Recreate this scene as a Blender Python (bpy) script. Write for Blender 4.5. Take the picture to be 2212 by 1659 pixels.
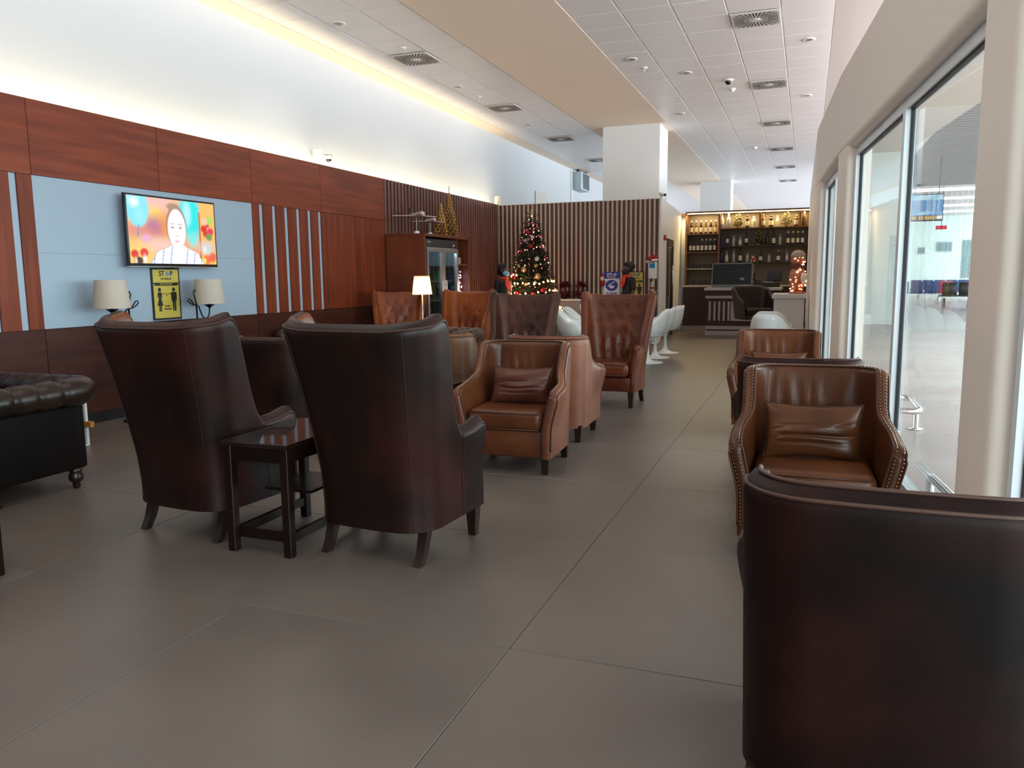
import bpy, bmesh, math, random
from mathutils import Vector, Matrix
for _o in list(bpy.data.objects): bpy.data.objects.remove(_o)
S = bpy.context.scene
C = S.collection
rnd = random.Random(7)
PI = math.pi
# ------------------------------------------------------------------ camera
CAM_H = 1.36
_yaw, _pit, _rol, _f = -0.35740745, 0.13468866, 0.00993879, 1696.519
def _camera():
    cy, sy, cp, sp = math.cos(_yaw), math.sin(_yaw), math.cos(_pit), math.sin(_pit)
    f = Vector((sy*cp, cy*cp, -sp)); r = Vector((cy, -sy, 0)); d = f.cross(r)
    c, s = math.cos(_rol), math.sin(_rol)
    r2 = c*r + s*d; d2 = -s*r + c*d
    cam = bpy.data.cameras.new('camera'); ob = bpy.data.objects.new('camera', cam); C.objects.link(ob)
    m = Matrix((r2, -d2, -f)).transposed().to_4x4(); m.translation = (0, 0, CAM_H)
    ob.matrix_world = m
    cam.sensor_width = 36; cam.lens = _f*36/2212; cam.clip_start = 0.05; cam.clip_end = 300
    S.camera = ob
_camera()
# ------------------------------------------------------------------ world, lights, exposure
S.view_settings.view_transform = 'Standard'; S.view_settings.look = 'None'
S.view_settings.gamma = 1; S.view_settings.use_curve_mapping = False
S.view_settings.exposure = 0.72
W = bpy.data.worlds.new('world'); S.world = W; W.use_nodes = True
W.node_tree.nodes['Background'].inputs[0].default_value = (0.86, 0.93, 1.0, 1)
W.node_tree.nodes['Background'].inputs[1].default_value = 0.9
def area(name, loc, sx, sy, watts, col, rot=(0, 0, 0), spread=None):
    L = bpy.data.lights.new(name, 'AREA'); L.shape = 'RECTANGLE'; L.size = sx; L.size_y = sy
    L.energy = watts; L.color = col
    if spread: L.spread = spread
    o = bpy.data.objects.new(name, L); C.objects.link(o); o.location = loc; o.rotation_euler = rot
    return o
def point(name, loc, watts, col, r=.03):
    L = bpy.data.lights.new(name, 'POINT'); L.energy = watts; L.color = col; L.shadow_soft_size = r
    o = bpy.data.objects.new(name, L); C.objects.link(o); o.location = loc; return o
COOL = (.84, .93, 1.0); WARM = (1.0, .84, .52); NEUT = (1.0, .96, .9)
area('cove_strip_light', (-6.52, 7.3, 2.72), .05, 18.4, 132, WARM, (PI, 0, 0))
area('concourse_ceiling_light', (6.4, 8.5, 4.4), 5, 20, 1500, COOL)
area('concourse_daylight', (15.5, 12, 2.4), 4.2, 32, 3500, (.84, .93, 1), (0, PI/2, 0))
area('concourse_far_fill', (15.5, 44, 2.6), 4.4, 22, 2600, (.86, .98, 1), (0, PI/2, 0))  # unseen side fill added to lift the far concourse
area('concourse_near_fill', (5.5, -3.6, 2.4), 7, 3.6, 700, (.9, .96, 1), (PI/2, 0, 0))  # unseen fill added to brighten the white wall beyond the glass
area('far_hall_daylight', (1.8, 33, 1.7), 2.4, 16, 260, (.66, .85, 1), (0, PI/2, 0))
area('lounge_fill_light', (-3.0, 3.0, 4.45), 2.6, 6.0, 45, NEUT)  # broad overhead fill added out of view to brighten the lounge
area('rear_fill_light', (-1.6, -3.9, 2.5), 6.5, 3.0, 10, (.95, .96, 1), (PI/2, 0, 0))  # added fill behind the camera; the rear wall has no window
# ------------------------------------------------------------------ materials
def lin(h):
    h = h.lstrip('#'); v = [int(h[i:i+2], 16)/255 for i in (0, 2, 4)]
    return tuple((c/12.92 if c <= .04045 else ((c+.055)/1.055)**2.4) for c in v) + (1,)
_M = {}
def mat(name, col, rough=.5, col2=None, scale=6, stretch=(1, 1, 1), metal=0, bump=0, bscale=60, spec=.5, coat=0, emit=0, ecol=None, detail=4, ramp=(.35, .65), sheen=0, rvar=0):
    if name in _M: return _M[name]
    if 'leather' in name: spec = min(spec, .3)
    m = bpy.data.materials.new(name); m.use_nodes = True
    n = m.node_tree.nodes; l = m.node_tree.links; p = n['Principled BSDF']
    p.inputs['Base Color'].default_value = lin(col); p.inputs['Roughness'].default_value = rough
    p.inputs['Metallic'].default_value = metal; p.inputs['Specular IOR Level'].default_value = spec
    p.inputs['Coat Weight'].default_value = coat; p.inputs['Coat Roughness'].default_value = .15
    if sheen: p.inputs['Sheen Weight'].default_value = sheen
    if emit:
        p.inputs['Emission Color'].default_value = lin(ecol or col); p.inputs['Emission Strength'].default_value = emit
    if col2 or bump:
        tc = n.new('ShaderNodeTexCoord'); mp = n.new('ShaderNodeMapping'); mp.inputs['Scale'].default_value = stretch
        l.new(tc.outputs['Object'], mp.inputs['Vector'])
    if col2:
        oi = n.new('ShaderNodeObjectInfo'); ad = n.new('ShaderNodeVectorMath'); ad.operation = 'ADD'
        ml = n.new('ShaderNodeMath'); ml.operation = 'MULTIPLY'; ml.inputs[1].default_value = 37.0
        l.new(oi.outputs['Random'], ml.inputs[0]); l.new(mp.outputs[0], ad.inputs[0]); l.new(ml.outputs[0], ad.inputs[1])
        nz = n.new('ShaderNodeTexNoise'); nz.inputs['Scale'].default_value = scale; nz.inputs['Detail'].default_value = detail
        l.new(ad.outputs[0], nz.inputs['Vector'])
        cr = n.new('ShaderNodeValToRGB'); cr.color_ramp.elements[0].position = ramp[0]; cr.color_ramp.elements[1].position = ramp[1]
        cr.color_ramp.elements[0].color = lin(col); cr.color_ramp.elements[1].color = lin(col2)
        l.new(nz.outputs['Fac'], cr.inputs[0]); l.new(cr.outputs[0], p.inputs['Base Color'])
        if rvar:
            mr = n.new('ShaderNodeMapRange'); mr.inputs['To Min'].default_value = rough-rvar; mr.inputs['To Max'].default_value = rough+rvar
            l.new(nz.outputs['Fac'], mr.inputs['Value']); l.new(mr.outputs[0], p.inputs['Roughness'])
    if bump:
        nb = n.new('ShaderNodeTexNoise'); nb.inputs['Scale'].default_value = bscale; nb.inputs['Detail'].default_value = 3
        l.new(mp.outputs[0], nb.inputs['Vector'])
        bp = n.new('ShaderNodeBump'); bp.inputs['Strength'].default_value = bump; bp.inputs['Distance'].default_value = .01
        l.new(nb.outputs['Fac'], bp.inputs['Height']); l.new(bp.outputs[0], p.inputs['Normal'])
    _M[name] = m
    return m
def glass(name, tint, ior=1.5, rough=0.0):
    if name in _M: return _M[name]
    m = bpy.data.materials.new(name); m.use_nodes = True; n = m.node_tree.nodes; l = m.node_tree.links
    n.remove(n['Principled BSDF'])
    t = n.new('ShaderNodeBsdfTransparent'); t.inputs[0].default_value = lin(tint)
    g = n.new('ShaderNodeBsdfGlossy'); g.inputs['Roughness'].default_value = rough
    fr = n.new('ShaderNodeFresnel'); ge = n.new('ShaderNodeNewGeometry'); mr = n.new('ShaderNodeMapRange'); mr.inputs['To Min'].default_value = ior; mr.inputs['To Max'].default_value = 1/ior
    l.new(ge.outputs['Backfacing'], mr.inputs['Value']); l.new(mr.outputs[0], fr.inputs['IOR'])
    mx = n.new('ShaderNodeMixShader'); l.new(fr.outputs[0], mx.inputs[0]); l.new(t.outputs[0], mx.inputs[1]); l.new(g.outputs[0], mx.inputs[2])
    l.new(mx.outputs[0], n['Material Output'].inputs[0])
    _M[name] = m
    return m
def attr_emit(name, strength):
    m = bpy.data.materials.new(name); m.use_nodes = True; n = m.node_tree.nodes; l = m.node_tree.links
    p = n['Principled BSDF']; a = n.new('ShaderNodeVertexColor'); a.layer_name = 'Col'
    l.new(a.outputs[0], p.inputs['Emission Color']); p.inputs['Emission Strength'].default_value = strength
    p.inputs['Base Color'].default_value = (.01, .01, .01, 1); p.inputs['Roughness'].default_value = .2
    return m
WHITE = mat('white_paint', '#d9dad8', .6)
WALLW = mat('upper_wall_paint', '#bcc0c5', .7)
BEIGE = mat('beige_wall_paint', '#f4ece2', .45)
CEILB = mat('ceiling_plaster', '#f3e1cd', .75)
TILEW = mat('ceiling_tile_metal', '#eae4e1', .35, spec=.4)
TBAR = mat('ceiling_grid_paint', '#ece8e4', .5)
WOOD = mat('wood_veneer', '#672d1a', .38, '#803b21', 3.0, (1, .35, 5), spec=.2)
WOODD = mat('lower_wood_darker', '#331812', .42, '#44231a', 3.0, (1, .35, 5), spec=.2)  # WOOD in darker tones, for the lower panels
WOODV = mat('wood_veneer_upright', '#5f2a17', .4, '#783620', 3.0, (1, 6, .3), spec=.2)
RIB = mat('dark_rib_wood', '#553126', .45, '#683e31', 4, (1, 1, .3))
RIBBACK = mat('rib_backing', '#1c100d', .8)
SLATD = mat('dark_slat_wood', '#452a20', .5, '#523428', 4, (1, 1, .3))
SLATL = mat('pale_slat_backing', '#d8c6b5', .6)
PANELW = mat('white_wall_panel', '#92a6b6', .5)
STONE = mat('floor_tile_stone', '#5a514b', .36, '#655b54', 1.6, bump=.02, bscale=14, spec=.5, ramp=(.3, .7))
GROUT = mat('floor_grout', '#352f2b', .8)
TOPW = mat('polished_table_top', '#180c0a', .08, '#22120e', 6, (1, .3, 1), spec=.6)
DARKW = mat('dark_table_wood', '#110806', .3, '#1b0d0a', 6, (1, .3, 1), spec=.3)
LEGW = mat('dark_leg_wood', '#20120d', .35)
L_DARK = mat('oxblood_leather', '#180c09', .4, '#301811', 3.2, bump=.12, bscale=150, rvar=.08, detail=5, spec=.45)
L_MID = mat('brown_leather', '#542a1a', .36, '#74401f', 2.6, bump=.1, bscale=150, rvar=.07, detail=5)
L_RED = mat('chestnut_leather', '#5a2a1c', .35, '#733c24', 2.6, bump=.1, bscale=150, rvar=.07)
L_TAN = mat('tan_leather', '#613626', .4, '#764731', 2.6, bump=.1, bscale=150, rvar=.06)
L_BLACKP = mat('black_leather_panel', '#0a0807', .6, '#120d0b', 3.0, spec=.1)
L_BLACK = mat('black_leather', '#120d0b', .3, '#2a1a12', 3.0, bump=.1, bscale=120, rvar=.06)
L_PIPE = mat('leather_piping', '#4a2b1e', .5)
L_PIPED = mat('dark_leather_piping', '#331c14', .5)
L_BAND = mat('leather_band', '#3a1f16', .4, '#4a291d', 4, bump=.1, bscale=150)
BRASS = mat('aged_nailhead_metal', '#8d735c', .35, metal=.9)
CHROME = mat('chrome', '#d8dadc', .12, metal=1)
STEEL = mat('brushed_steel', '#b9bdc0', .3, metal=.9)
ALU = mat('blue_grey_aluminium', '#dde9f0', .35, metal=.2)
BLACKP = mat('black_plastic', '#0c0c0e', .35)
GASKET = mat('black_gasket', '#0a0f14', .5)
IRON = mat('wrought_iron', '#12161c', .45, metal=.5)
SHADE = mat('linen_shade', '#b5ada0', .8, bump=.1, bscale=220)
GLASS = glass('window_glass', '#f1f6f4', 1.45)
GLASSB = glass('cabinet_glass', '#cfd9dc', 1.45)
TULIP = mat('glossy_white_shell', '#dfe6e6', .18, spec=.5)
GREYP = mat('grey_panel', '#8f9192', .5)
# ------------------------------------------------------------------ mesh helpers
class MB:
    def __init__(s): s.v = []; s.f = []; s.m = []; s.mi = 0
    def add(s, vs, fs):
        b = len(s.v); s.v.extend([tuple(v) for v in vs]); s.f.extend([tuple(i+b for i in f) for f in fs]); s.m.extend([s.mi]*len(fs)); return s
    def box(s, x0, x1, y0, y1, z0, z1):
        return s.add([(x0,y0,z0),(x1,y0,z0),(x1,y1,z0),(x0,y1,z0),(x0,y0,z1),(x1,y0,z1),(x1,y1,z1),(x0,y1,z1)],
                     [(0,3,2,1),(4,5,6,7),(0,1,5,4),(1,2,6,5),(2,3,7,6),(3,0,4,7)])
    def prism(s, poly, z0, z1):
        n = len(poly)
        return s.add([(x,y,z0) for x,y in poly]+[(x,y,z1) for x,y in poly],
                     [tuple(range(n-1,-1,-1)), tuple(range(n,2*n))]+[(i,(i+1)%n,n+(i+1)%n,n+i) for i in range(n)])
    def extr(s, poly, axis, a0, a1):
        # poly in the two other axes, extruded along axis
        n = len(poly)
        def P(p, a):
            return {'x': (a, p[0], p[1]), 'y': (p[0], a, p[1]), 'z': (p[0], p[1], a)}[axis]
        return s.add([P(p,a0) for p in poly]+[P(p,a1) for p in poly],
                     [tuple(range(n-1,-1,-1)), tuple(range(n,2*n))]+[(i,(i+1)%n,n+(i+1)%n,n+i) for i in range(n)])
    def lathe(s, prof, n=16, c=(0,0,0), caps=True):
        vs = []; fs = []
        for r, z in prof:
            for k in range(n):
                a = 2*PI*k/n; vs.append((c[0]+r*math.cos(a), c[1]+r*math.sin(a), c[2]+z))
        for i in range(len(prof)-1):
            for k in range(n):
                fs.append((i*n+k, i*n+(k+1)%n, (i+1)*n+(k+1)%n, (i+1)*n+k))
        if caps:
            fs.append(tuple(range(n-1,-1,-1))); b = (len(prof)-1)*n; fs.append(tuple(range(b, b+n)))
        return s.add(vs, fs)
    def tube(s, pts, r, n=8, closed=False, r2=None):
        pts = [Vector(p) for p in pts]; N = len(pts); vs = []; fs = []
        up = None
        for i, p in enumerate(pts):
            a = pts[(i-1) % N] if closed or i > 0 else p
            b = pts[(i+1) % N] if closed or i < N-1 else p
            t = (b-a).normalized()
            if up is None:
                up = Vector((0,0,1)) if abs(t.z) < .9 else Vector((1,0,0))
            x = t.cross(up); 
            if x.length < 1e-4: x = t.orthogonal()
            x.normalize(); up = x.cross(t).normalized()
            rr = r if r2 is None else r+(r2-r)*i/(N-1)
            if callable(r): rr = r(i/(N-1))
            for k in range(n):
                w = 2*PI*k/n; q = p + x*math.cos(w)*rr + up*math.sin(w)*rr; vs.append(q)
        M = N if closed else N-1
        for i in range(M):
            for k in range(n):
                j = (i+1) % N
                fs.append((i*n+k, i*n+(k+1)%n, j*n+(k+1)%n, j*n+k))
        if not closed:
            fs.append(tuple(range(n-1,-1,-1))); fs.append(tuple(range((N-1)*n, N*n)))
        return s.add(vs, fs)
    def ball(s, c, r, n=8, m=6, sz=1, sx=1, sy=1):
        vs = [(c[0],c[1],c[2]-r*sz)]; fs = []
        for i in range(1, m):
            t = PI*i/m
            for k in range(n):
                a = 2*PI*k/n; vs.append((c[0]+sx*r*math.sin(t)*math.cos(a), c[1]+sy*r*math.sin(t)*math.sin(a), c[2]-r*sz*math.cos(t)))
        vs.append((c[0],c[1],c[2]+r*sz)); L = len(vs)-1
        for k in range(n):
            fs.append((0, 1+(k+1)%n, 1+k)); fs.append((L, 1+(m-2)*n+k, 1+(m-2)*n+(k+1)%n))
        for i in range(m-2):
            for k in range(n):
                fs.append((1+i*n+k, 1+i*n+(k+1)%n, 1+(i+1)*n+(k+1)%n, 1+(i+1)*n+k))
        return s.add(vs, fs)
    def rbox(s, c, size, r=.02, seg=3):
        bm = bmesh.new(); bmesh.ops.create_cube(bm, size=1)
        for v in bm.verts: v.co = Vector((v.co.x*size[0]+c[0], v.co.y*size[1]+c[1], v.co.z*size[2]+c[2]))
        bmesh.ops.bevel(bm, geom=list(bm.edges), offset=min(r, min(size)*.49), segments=seg, profile=.5, affect='EDGES')
        bm.verts.index_update()
        s.add([v.co[:] for v in bm.verts], [tuple(v.index for v in f.verts) for f in bm.faces]); bm.free(); return s
    def xf(s, M):
        s.v = [tuple(M @ Vector(v)) for v in s.v]; return s
def link(o, parent=None):
    C.objects.link(o)
    if parent is not None: o.parent = parent
    return o
def mk(name, mb, m, parent=None, smooth=False, auto=None):
    me = bpy.data.meshes.new(name); me.from_pydata(mb.v, [], mb.f)
    ms = m if isinstance(m, (list, tuple)) else [m]
    for q in ms: me.materials.append(q)
    if len(ms) > 1: me.polygons.foreach_set('material_index', mb.m)
    me.validate(); me.update()
    bm = bmesh.new(); bm.from_mesh(me); bmesh.ops.recalc_face_normals(bm, faces=bm.faces); bm.to_mesh(me); bm.free()
    if smooth:
        me.polygons.foreach_set('use_smooth', [True]*len(me.polygons))
        if auto is not None: me.set_sharp_from_angle(angle=auto)
    return link(bpy.data.objects.new(name, me), parent)
def thing(name, label, cat, loc=(0,0,0), rz=0, group=None):
    o = bpy.data.objects.new(name, None); o.empty_display_size = .1; C.objects.link(o)
    o.location = loc; o.rotation_euler = (0, 0, rz); tag(o, label, cat, group); return o
def tag(o, label, cat, group=None):
    o['label'] = label; o['category'] = cat
    if group: o['group'] = group
    return o
def struct(o): o['kind'] = 'structure'; return o
def stuff(o): o['kind'] = 'stuff'; return o
KIDS = {}
def kids(o):
    return [c for c in C.objects if c.parent == o]
def dup(root, loc, rz, label=None, group=None, table=None):
    r = root.copy(); C.objects.link(r); r.location = loc; r.rotation_euler = (0, 0, rz)
    if label: r['label'] = label
    if group: r['group'] = group
    for ch in (table or {}).get(root.name) or kids(root):
        c = ch.copy(); C.objects.link(c); c.parent = r
        for g in kids(ch):
            d = g.copy(); C.objects.link(d); d.parent = c
    return r
AUTO = math.radians(40)
MATLEFT = Matrix(((0,0,1),(1,0,0),(0,1,0)))     # text frame on the left wall (x->+y, y->+z, out +x)
MATBACK = Matrix(((1,0,0),(0,0,-1),(0,1,0)))    # text frame on surfaces that face the camera side (-y)
def text(body, size, loc, frame, m, parent=None, name='lettering', ext=.001, sx=1, bold=0):
    cu = bpy.data.curves.new(name, 'FONT'); cu.body = body; cu.size = size; cu.align_x = 'CENTER'; cu.align_y = 'CENTER'
    cu.extrude = ext; cu.resolution_u = 2; cu.offset = bold
    tmp = bpy.data.objects.new('tmp_text', cu); C.objects.link(tmp)
    dg = bpy.context.evaluated_depsgraph_get(); dg.update()
    me = bpy.data.meshes.new_from_object(tmp.evaluated_get(dg)); bpy.data.objects.remove(tmp); bpy.data.curves.remove(cu)
    F = frame.to_4x4() @ Matrix.Diagonal((sx, 1, 1, 1)); F.translation = loc
    me.transform(F); me.materials.clear(); me.materials.append(m); me.name = name
    return link(bpy.data.objects.new(name, me), parent)
def lerp(tab, x):
    if x <= tab[0][0]: return tab[0][1]
    for (a, b), (c, d) in zip(tab, tab[1:]):
        if x <= c: return b+(d-b)*(x-a)/(c-a)
    return tab[-1][1]
def sm(a, b, x):
    t = max(0, min(1, (x-a)/(b-a))); return t*t*(3-2*t)
# ================================================================== SETTING
LX, PX = -6.66, -6.405            # upper white wall, face of the wood cladding
CZ = 4.53                         # ceiling
# ---- floor
fl = struct(mk('floor', MB().box(-7.2, .475, -4, 24, -.12, -.003), GROUT))
_fx = [-.981+1.2*k for k in range(-5, 2)]
_tile = {}
for i in range(len(_fx)):
    x0 = _fx[i]; x1 = x0+1.2 if i < len(_fx)-1 else .47
    for k in range(-5, 16):
        y0 = 2.57+1.205*k
        key = round(x1-x0, 3)
        if key not in _tile:
            o = mk('tile', MB().rbox(((x1-x0)/2, .6025, -.01), (x1-x0-.003, 1.202, .02), .0015, 1), STONE, fl); _tile[key] = o
        else:
            o = link(_tile[key].copy(), fl)
        o.location = (x0, y0, rnd.uniform(-.0004, .0004))
CFLOOR = mat('concourse_floor_stone', '#a38f8b', .25, '#b7a7a3', 1.2, (.25, 1, 1), spec=.5, ramp=(.3, .7))
struct(mk('floor', MB().box(.46, 16, -4, 62, -.12, -.004), CFLOOR))
struct(mk('floor', MB().box(-7.2, .46, 23.9, 62, -.12, -.004), CFLOOR))
# ---- ceiling
ce = struct(mk('ceiling', MB().box(-6.8, 2.6, -4, 46, CZ+.008, CZ+.12), TBAR))
mk('border_panel', MB().box(LX, -6.313, -4, 46, CZ, CZ+.01), CEILB, ce)
mk('soffit_panel', MB().box(-4.517, -2.848, -4, 46, CZ-.004, CZ+.01), CEILB, ce)
mk('border_panel', MB().prism([(.198, -4), (4.4, -4), (4.4, 2.5), (2.41, 22.6), (1.9, 46), (.198, 46)], CZ, CZ+.01), mat('border_plaster', '#c9c1ba', .7), ce)
_ry = [9.83+.603*k for k in range(-6, 34)]
_lc = [-6.31, -5.752, -5.14, -4.52]; _rc = [-2.845+.6085*k for k in range(6)]
mk('plain_field', MB().box(-6.31, -4.52, -4, _ry[0]-.01, CZ, CZ+.01), TILEW, ce)
mk('plain_field', MB().box(-2.845, .195, -4, _ry[0]-.01, CZ, CZ+.01), TILEW, ce)
mk('plain_field', MB().box(-2.845, .195, _ry[-1]+.61, 46, CZ, CZ+.01), TILEW, ce)
mk('plain_field', MB().box(-6.31, -4.52, _ry[33]+.6, 46, CZ, CZ+.01), TILEW, ce)
vent_rows = [7+6*i for i in range(6)]
vents = []; _ct = {}
for cols, rows, vc in ((_lc, range(0, 34), 1), (_rc, range(0, 40), 3)):
    for ci in range(len(cols)-1):
        x0, x1 = cols[ci], cols[ci+1]
        for r in rows:
            if ci == vc and r in vent_rows:
                vents.append(((x0+x1)/2, _ry[r]+.3015, x1-x0)); continue
            key = round(x1-x0, 3)
            if key not in _ct:
                w = x1-x0-.016
                o = mk('ceiling_tile', MB().rbox((0, 0, .007), (w, .589, .014), .003, 1), TILEW, ce); _ct[key] = o
            else: o = link(_ct[key].copy(), ce)
            o.location = ((x0+x1)/2, _ry[r]+.3015, CZ+rnd.uniform(-.001, .001))
# swirl diffusers, one thing each
VSLOT = mat('vent_dark_slot', '#0b0a0a', .9); VPL = mat('vent_white_plate', '#cdc6c0', .5)
def vent_master():
    t = thing('ceiling_vent', 'x', 'vent')
    mk('plate', MB().rbox((0, 0, 0), (.585, .585, .016), .004, 1), VPL, t)
    mk('hub', MB().lathe([(.05, -.014), (.055, -.006)], 12), VPL, t)
    for k in range(36):
        a = 2*PI*(k+.5)/36
        lim = .265/max(abs(math.cos(a)), abs(math.sin(a)))
        r0, r1 = .085, min(lim, .33)
        if k % 2: r0 = .15
        b = MB().add([(r0, -.006, -.0095), (r1, -.009, -.0095), (r1, .009, -.0095), (r0, .006, -.0095), (r0, -.006, -.0078), (r1, -.009, -.0078), (r1, .009, -.0078), (r0, .006, -.0078)],
                     [(0,3,2,1),(4,5,6,7),(0,1,5,4),(1,2,6,5),(2,3,7,6),(3,0,4,7)])
        mk('slot', b.xf(Matrix.Rotation(a, 4, 'Z')), VSLOT, t)
    return t
vm = vent_master(); _n = {}
_ord = ['first', 'second', 'third', 'fourth', 'fifth', 'sixth', 'seventh', 'eighth']
for i, (x, y, w) in enumerate(vents):
    side = 'the left ceiling strip by the cove' if x < -4 else 'the grey tiled ceiling above the aisle'
    j = _n.get(x < -4, 0); _n[x < -4] = j+1
    lab = 'square swirl vent, %s nearest in %s' % (_ord[j], side)
    if i == 0: vm.location = (x, y, CZ-.008); vm['label'] = lab; vm['group'] = 'square ceiling vents'; o = vm; vk = kids(vm)
    else: dup(vm, (x, y, CZ-.008), 0, lab, 'square ceiling vents', {vm.name: vk})
# downlights and detectors
DLR = mat('downlight_ring', '#e2ddd6', .4); DLI = mat('downlight_inner', '#8d8478', .3, metal=.4)
def downlight(x, y, lab):
    t = thing('downlight', lab, 'ceiling light', (x, y, CZ), 0, 'recessed downlights')
    mk('ring', MB().lathe([(.05, -.006), (.085, -.012), (.095, 0)], 18, caps=False), DLR, t, True)
    sp = bpy.data.lights.new('downlight_lamp', 'SPOT'); sp.energy = 22; sp.spot_size = 2.2; sp.spot_blend = .7; sp.color = NEUT; sp.shadow_soft_size = .06
    so = bpy.data.objects.new('downlight_lamp', sp); C.objects.link(so); so.location = (x, y, CZ-.02)
    mk('reflector', MB().lathe([(.001, -.001), (.05, -.006)], 14, caps=False), DLI, t, True)
k_ = 1.117
for x, y, lab in ((-2.276, 10.709, 'round white downlight beside the beige soffit, near its left tile edge'), (-1.70, 11.702, 'round white downlight in second tile column of the grey ceiling'),
                  (-.088, 10.68, 'round white downlight right of the nearest grey ceiling vent'), (-.11, 13.884, 'round white downlight near the right wall, right of the second grey vent'),
                  (-2.2, 14.5, 'faint round downlight by the soffit edge, level with the white pillar'), (-5.02, 8.0, 'round white downlight at top edge of the warm left ceiling strip'), (-5.0, 11.2, 'small round downlight between first and second left ceiling vents'),
                  (-5.0, 14.4, 'small round downlight between second and third left ceiling vents')):
    downlight(x*k_, y*k_, lab)
def sprinkler(x, y, lab):
    t = thing('sprinkler', lab, 'sprinkler', (x, y, CZ), 0, 'ceiling sprinklers')
    mk('escutcheon', MB().lathe([(.012, -.02), (.05, -.008), (.052, 0)], 12), DLR, t, True)
    mk('stem', MB().lathe([(.006, -.06), (.008, -.01)], 8), CHROME, t); mk('deflector', MB().lathe([(.022, -.065), (.022, -.06)], 10), CHROME, t)
for x, y, lab in ((-4.8, 9.1, 'small ceiling sprinkler before the first left vent'), (-4.95, 11.9, 'small sprinkler near second left vent'), (-2.2, 11.2, 'small sprinkler under grey tiles just past the first downlight')):
    sprinkler(x*k_, y*k_, lab)
def dome(x, y, r, lab, cat='smoke detector'):
    t = thing('smoke_detector' if cat[0] == 's' else 'dome_camera', lab, cat, (x, y, CZ))
    mk('base', MB().lathe([(r, -.02), (r*1.15, 0)], 16), DLR, t, True)
    if cat[0] == 's': mk('head', MB().lathe([(r*.5, -.05), (r*.8, -.02)], 14), DLR, t, True)
    else: mk('lens_dome', MB().ball((0, 0, -.02), r*.75, 12, 8), BLACKP, t, True)
dome(-1.186*k_, 12.366*k_, .075, 'white dome camera hanging under third grey tile column', 'camera')
dome(-1.18*k_, 12.95*k_, .05, 'small white smoke detector just past the ceiling dome camera')
dome(-1.2*k_, 18.9*k_, .06, 'white smoke detector far along the grey tiles beside the fourth vent')
# ---- left wall: white upper wall and wood cladding
wl = struct(mk('wall_left', MB().box(-6.85, LX, -4, 46, 0, CZ+.01), WALLW))
wc_ = struct(mk('trim_2', MB().box(-6.46, -6.437, -4, 16.45, .1, 2.94), RIBBACK))
def clad(name, y0, y1, z0, z1, m, x=PX, t=.03, g=.003):
    return mk(name, MB().box(x-t, x, y0+g, y1-g, z0+g, z1-g), m, wc_)
_j = [-2.24, -.76, .72, 2.2, 3.68, 5.159, 6.632, 8.112, 9.59]
for a, b in zip(_j, _j[1:]):
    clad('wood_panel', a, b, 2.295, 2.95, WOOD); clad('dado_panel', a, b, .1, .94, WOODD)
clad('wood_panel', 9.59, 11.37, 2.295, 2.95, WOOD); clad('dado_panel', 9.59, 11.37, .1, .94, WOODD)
clad('wood_panel', 9.585, 10.46, .94, 2.295, WOODV); clad('wood_panel', 10.46, 11.37, .94, 2.295, WOODV)
mk('plinth', MB().box(-6.44, -6.42, -4, 16.4, 0, .1), BLACKP, wc_)
clad('white_panel', 5.16, 8.105, .94, 1.62, PANELW, PX-.008, g=.0008); clad('white_panel', 5.16, 8.105, 1.62, 2.295, PANELW, PX-.008, g=.0008)
_sl = [8.24, 8.495, 8.748, 9.006, 9.262, 9.508]
pe = 8.107
for y in _sl:
    clad('wood_strip', pe, y, .94, 2.295, WOODV, g=.001); clad('white_slat', y, y+.07, .94, 2.295, PANELW, PX-.014, g=.0005); pe = y+.07
clad('wood_strip', pe, 9.587, .94, 2.295, WOODV, g=.001)
pe = 5.158
for y in (5.012, 4.757, 4.5, 4.245, 3.99, 3.73):
    clad('wood_strip', y, pe, .94, 2.295, WOODV, g=.001); clad('white_slat', y-.07, y, .94, 2.295, PANELW, PX-.014, g=.0005); pe = y-.07
clad('white_panel', .7, pe, .94, 2.295, PANELW, PX-.008)
yb = 11.385; r0 = None
while yb < 16.4:
    if r0 is None:
        r0 = mk('wood_rib', MB().rbox((0, .035, 1.475), (.05, .068, 2.95),   .008, 1), RIB, wc_); o = r0
    else: o = link(r0.copy(), wc_)
    o.location = (PX-.02, yb, 0); yb += .1175
# ---- partition with dark slats
wb = struct(mk('wall_back', MB().box(-6.5, -2.87, 16.46, 16.6, 0, 2.93), SLATL))
s0 = None
for k in range(36):
    x = -6.365+k*.0982
    if s0 is None: s0 = mk('dark_slat', MB().rbox((0, 0, 1.465), (.054, .03, 2.93), .004, 1), SLATD, wb); o = s0
    else: o = link(s0.copy(), wb)
    o.location = (x, 16.452, 0)
mk('cap', MB().box(-6.5, -2.84, 16.44, 16.61, 2.93, 2.945), WHITE, wb)
mk('edge_post', MB().box(-2.872, -2.84, 16.43, 16.61, 0, 2.93), WHITE, wb)
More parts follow.
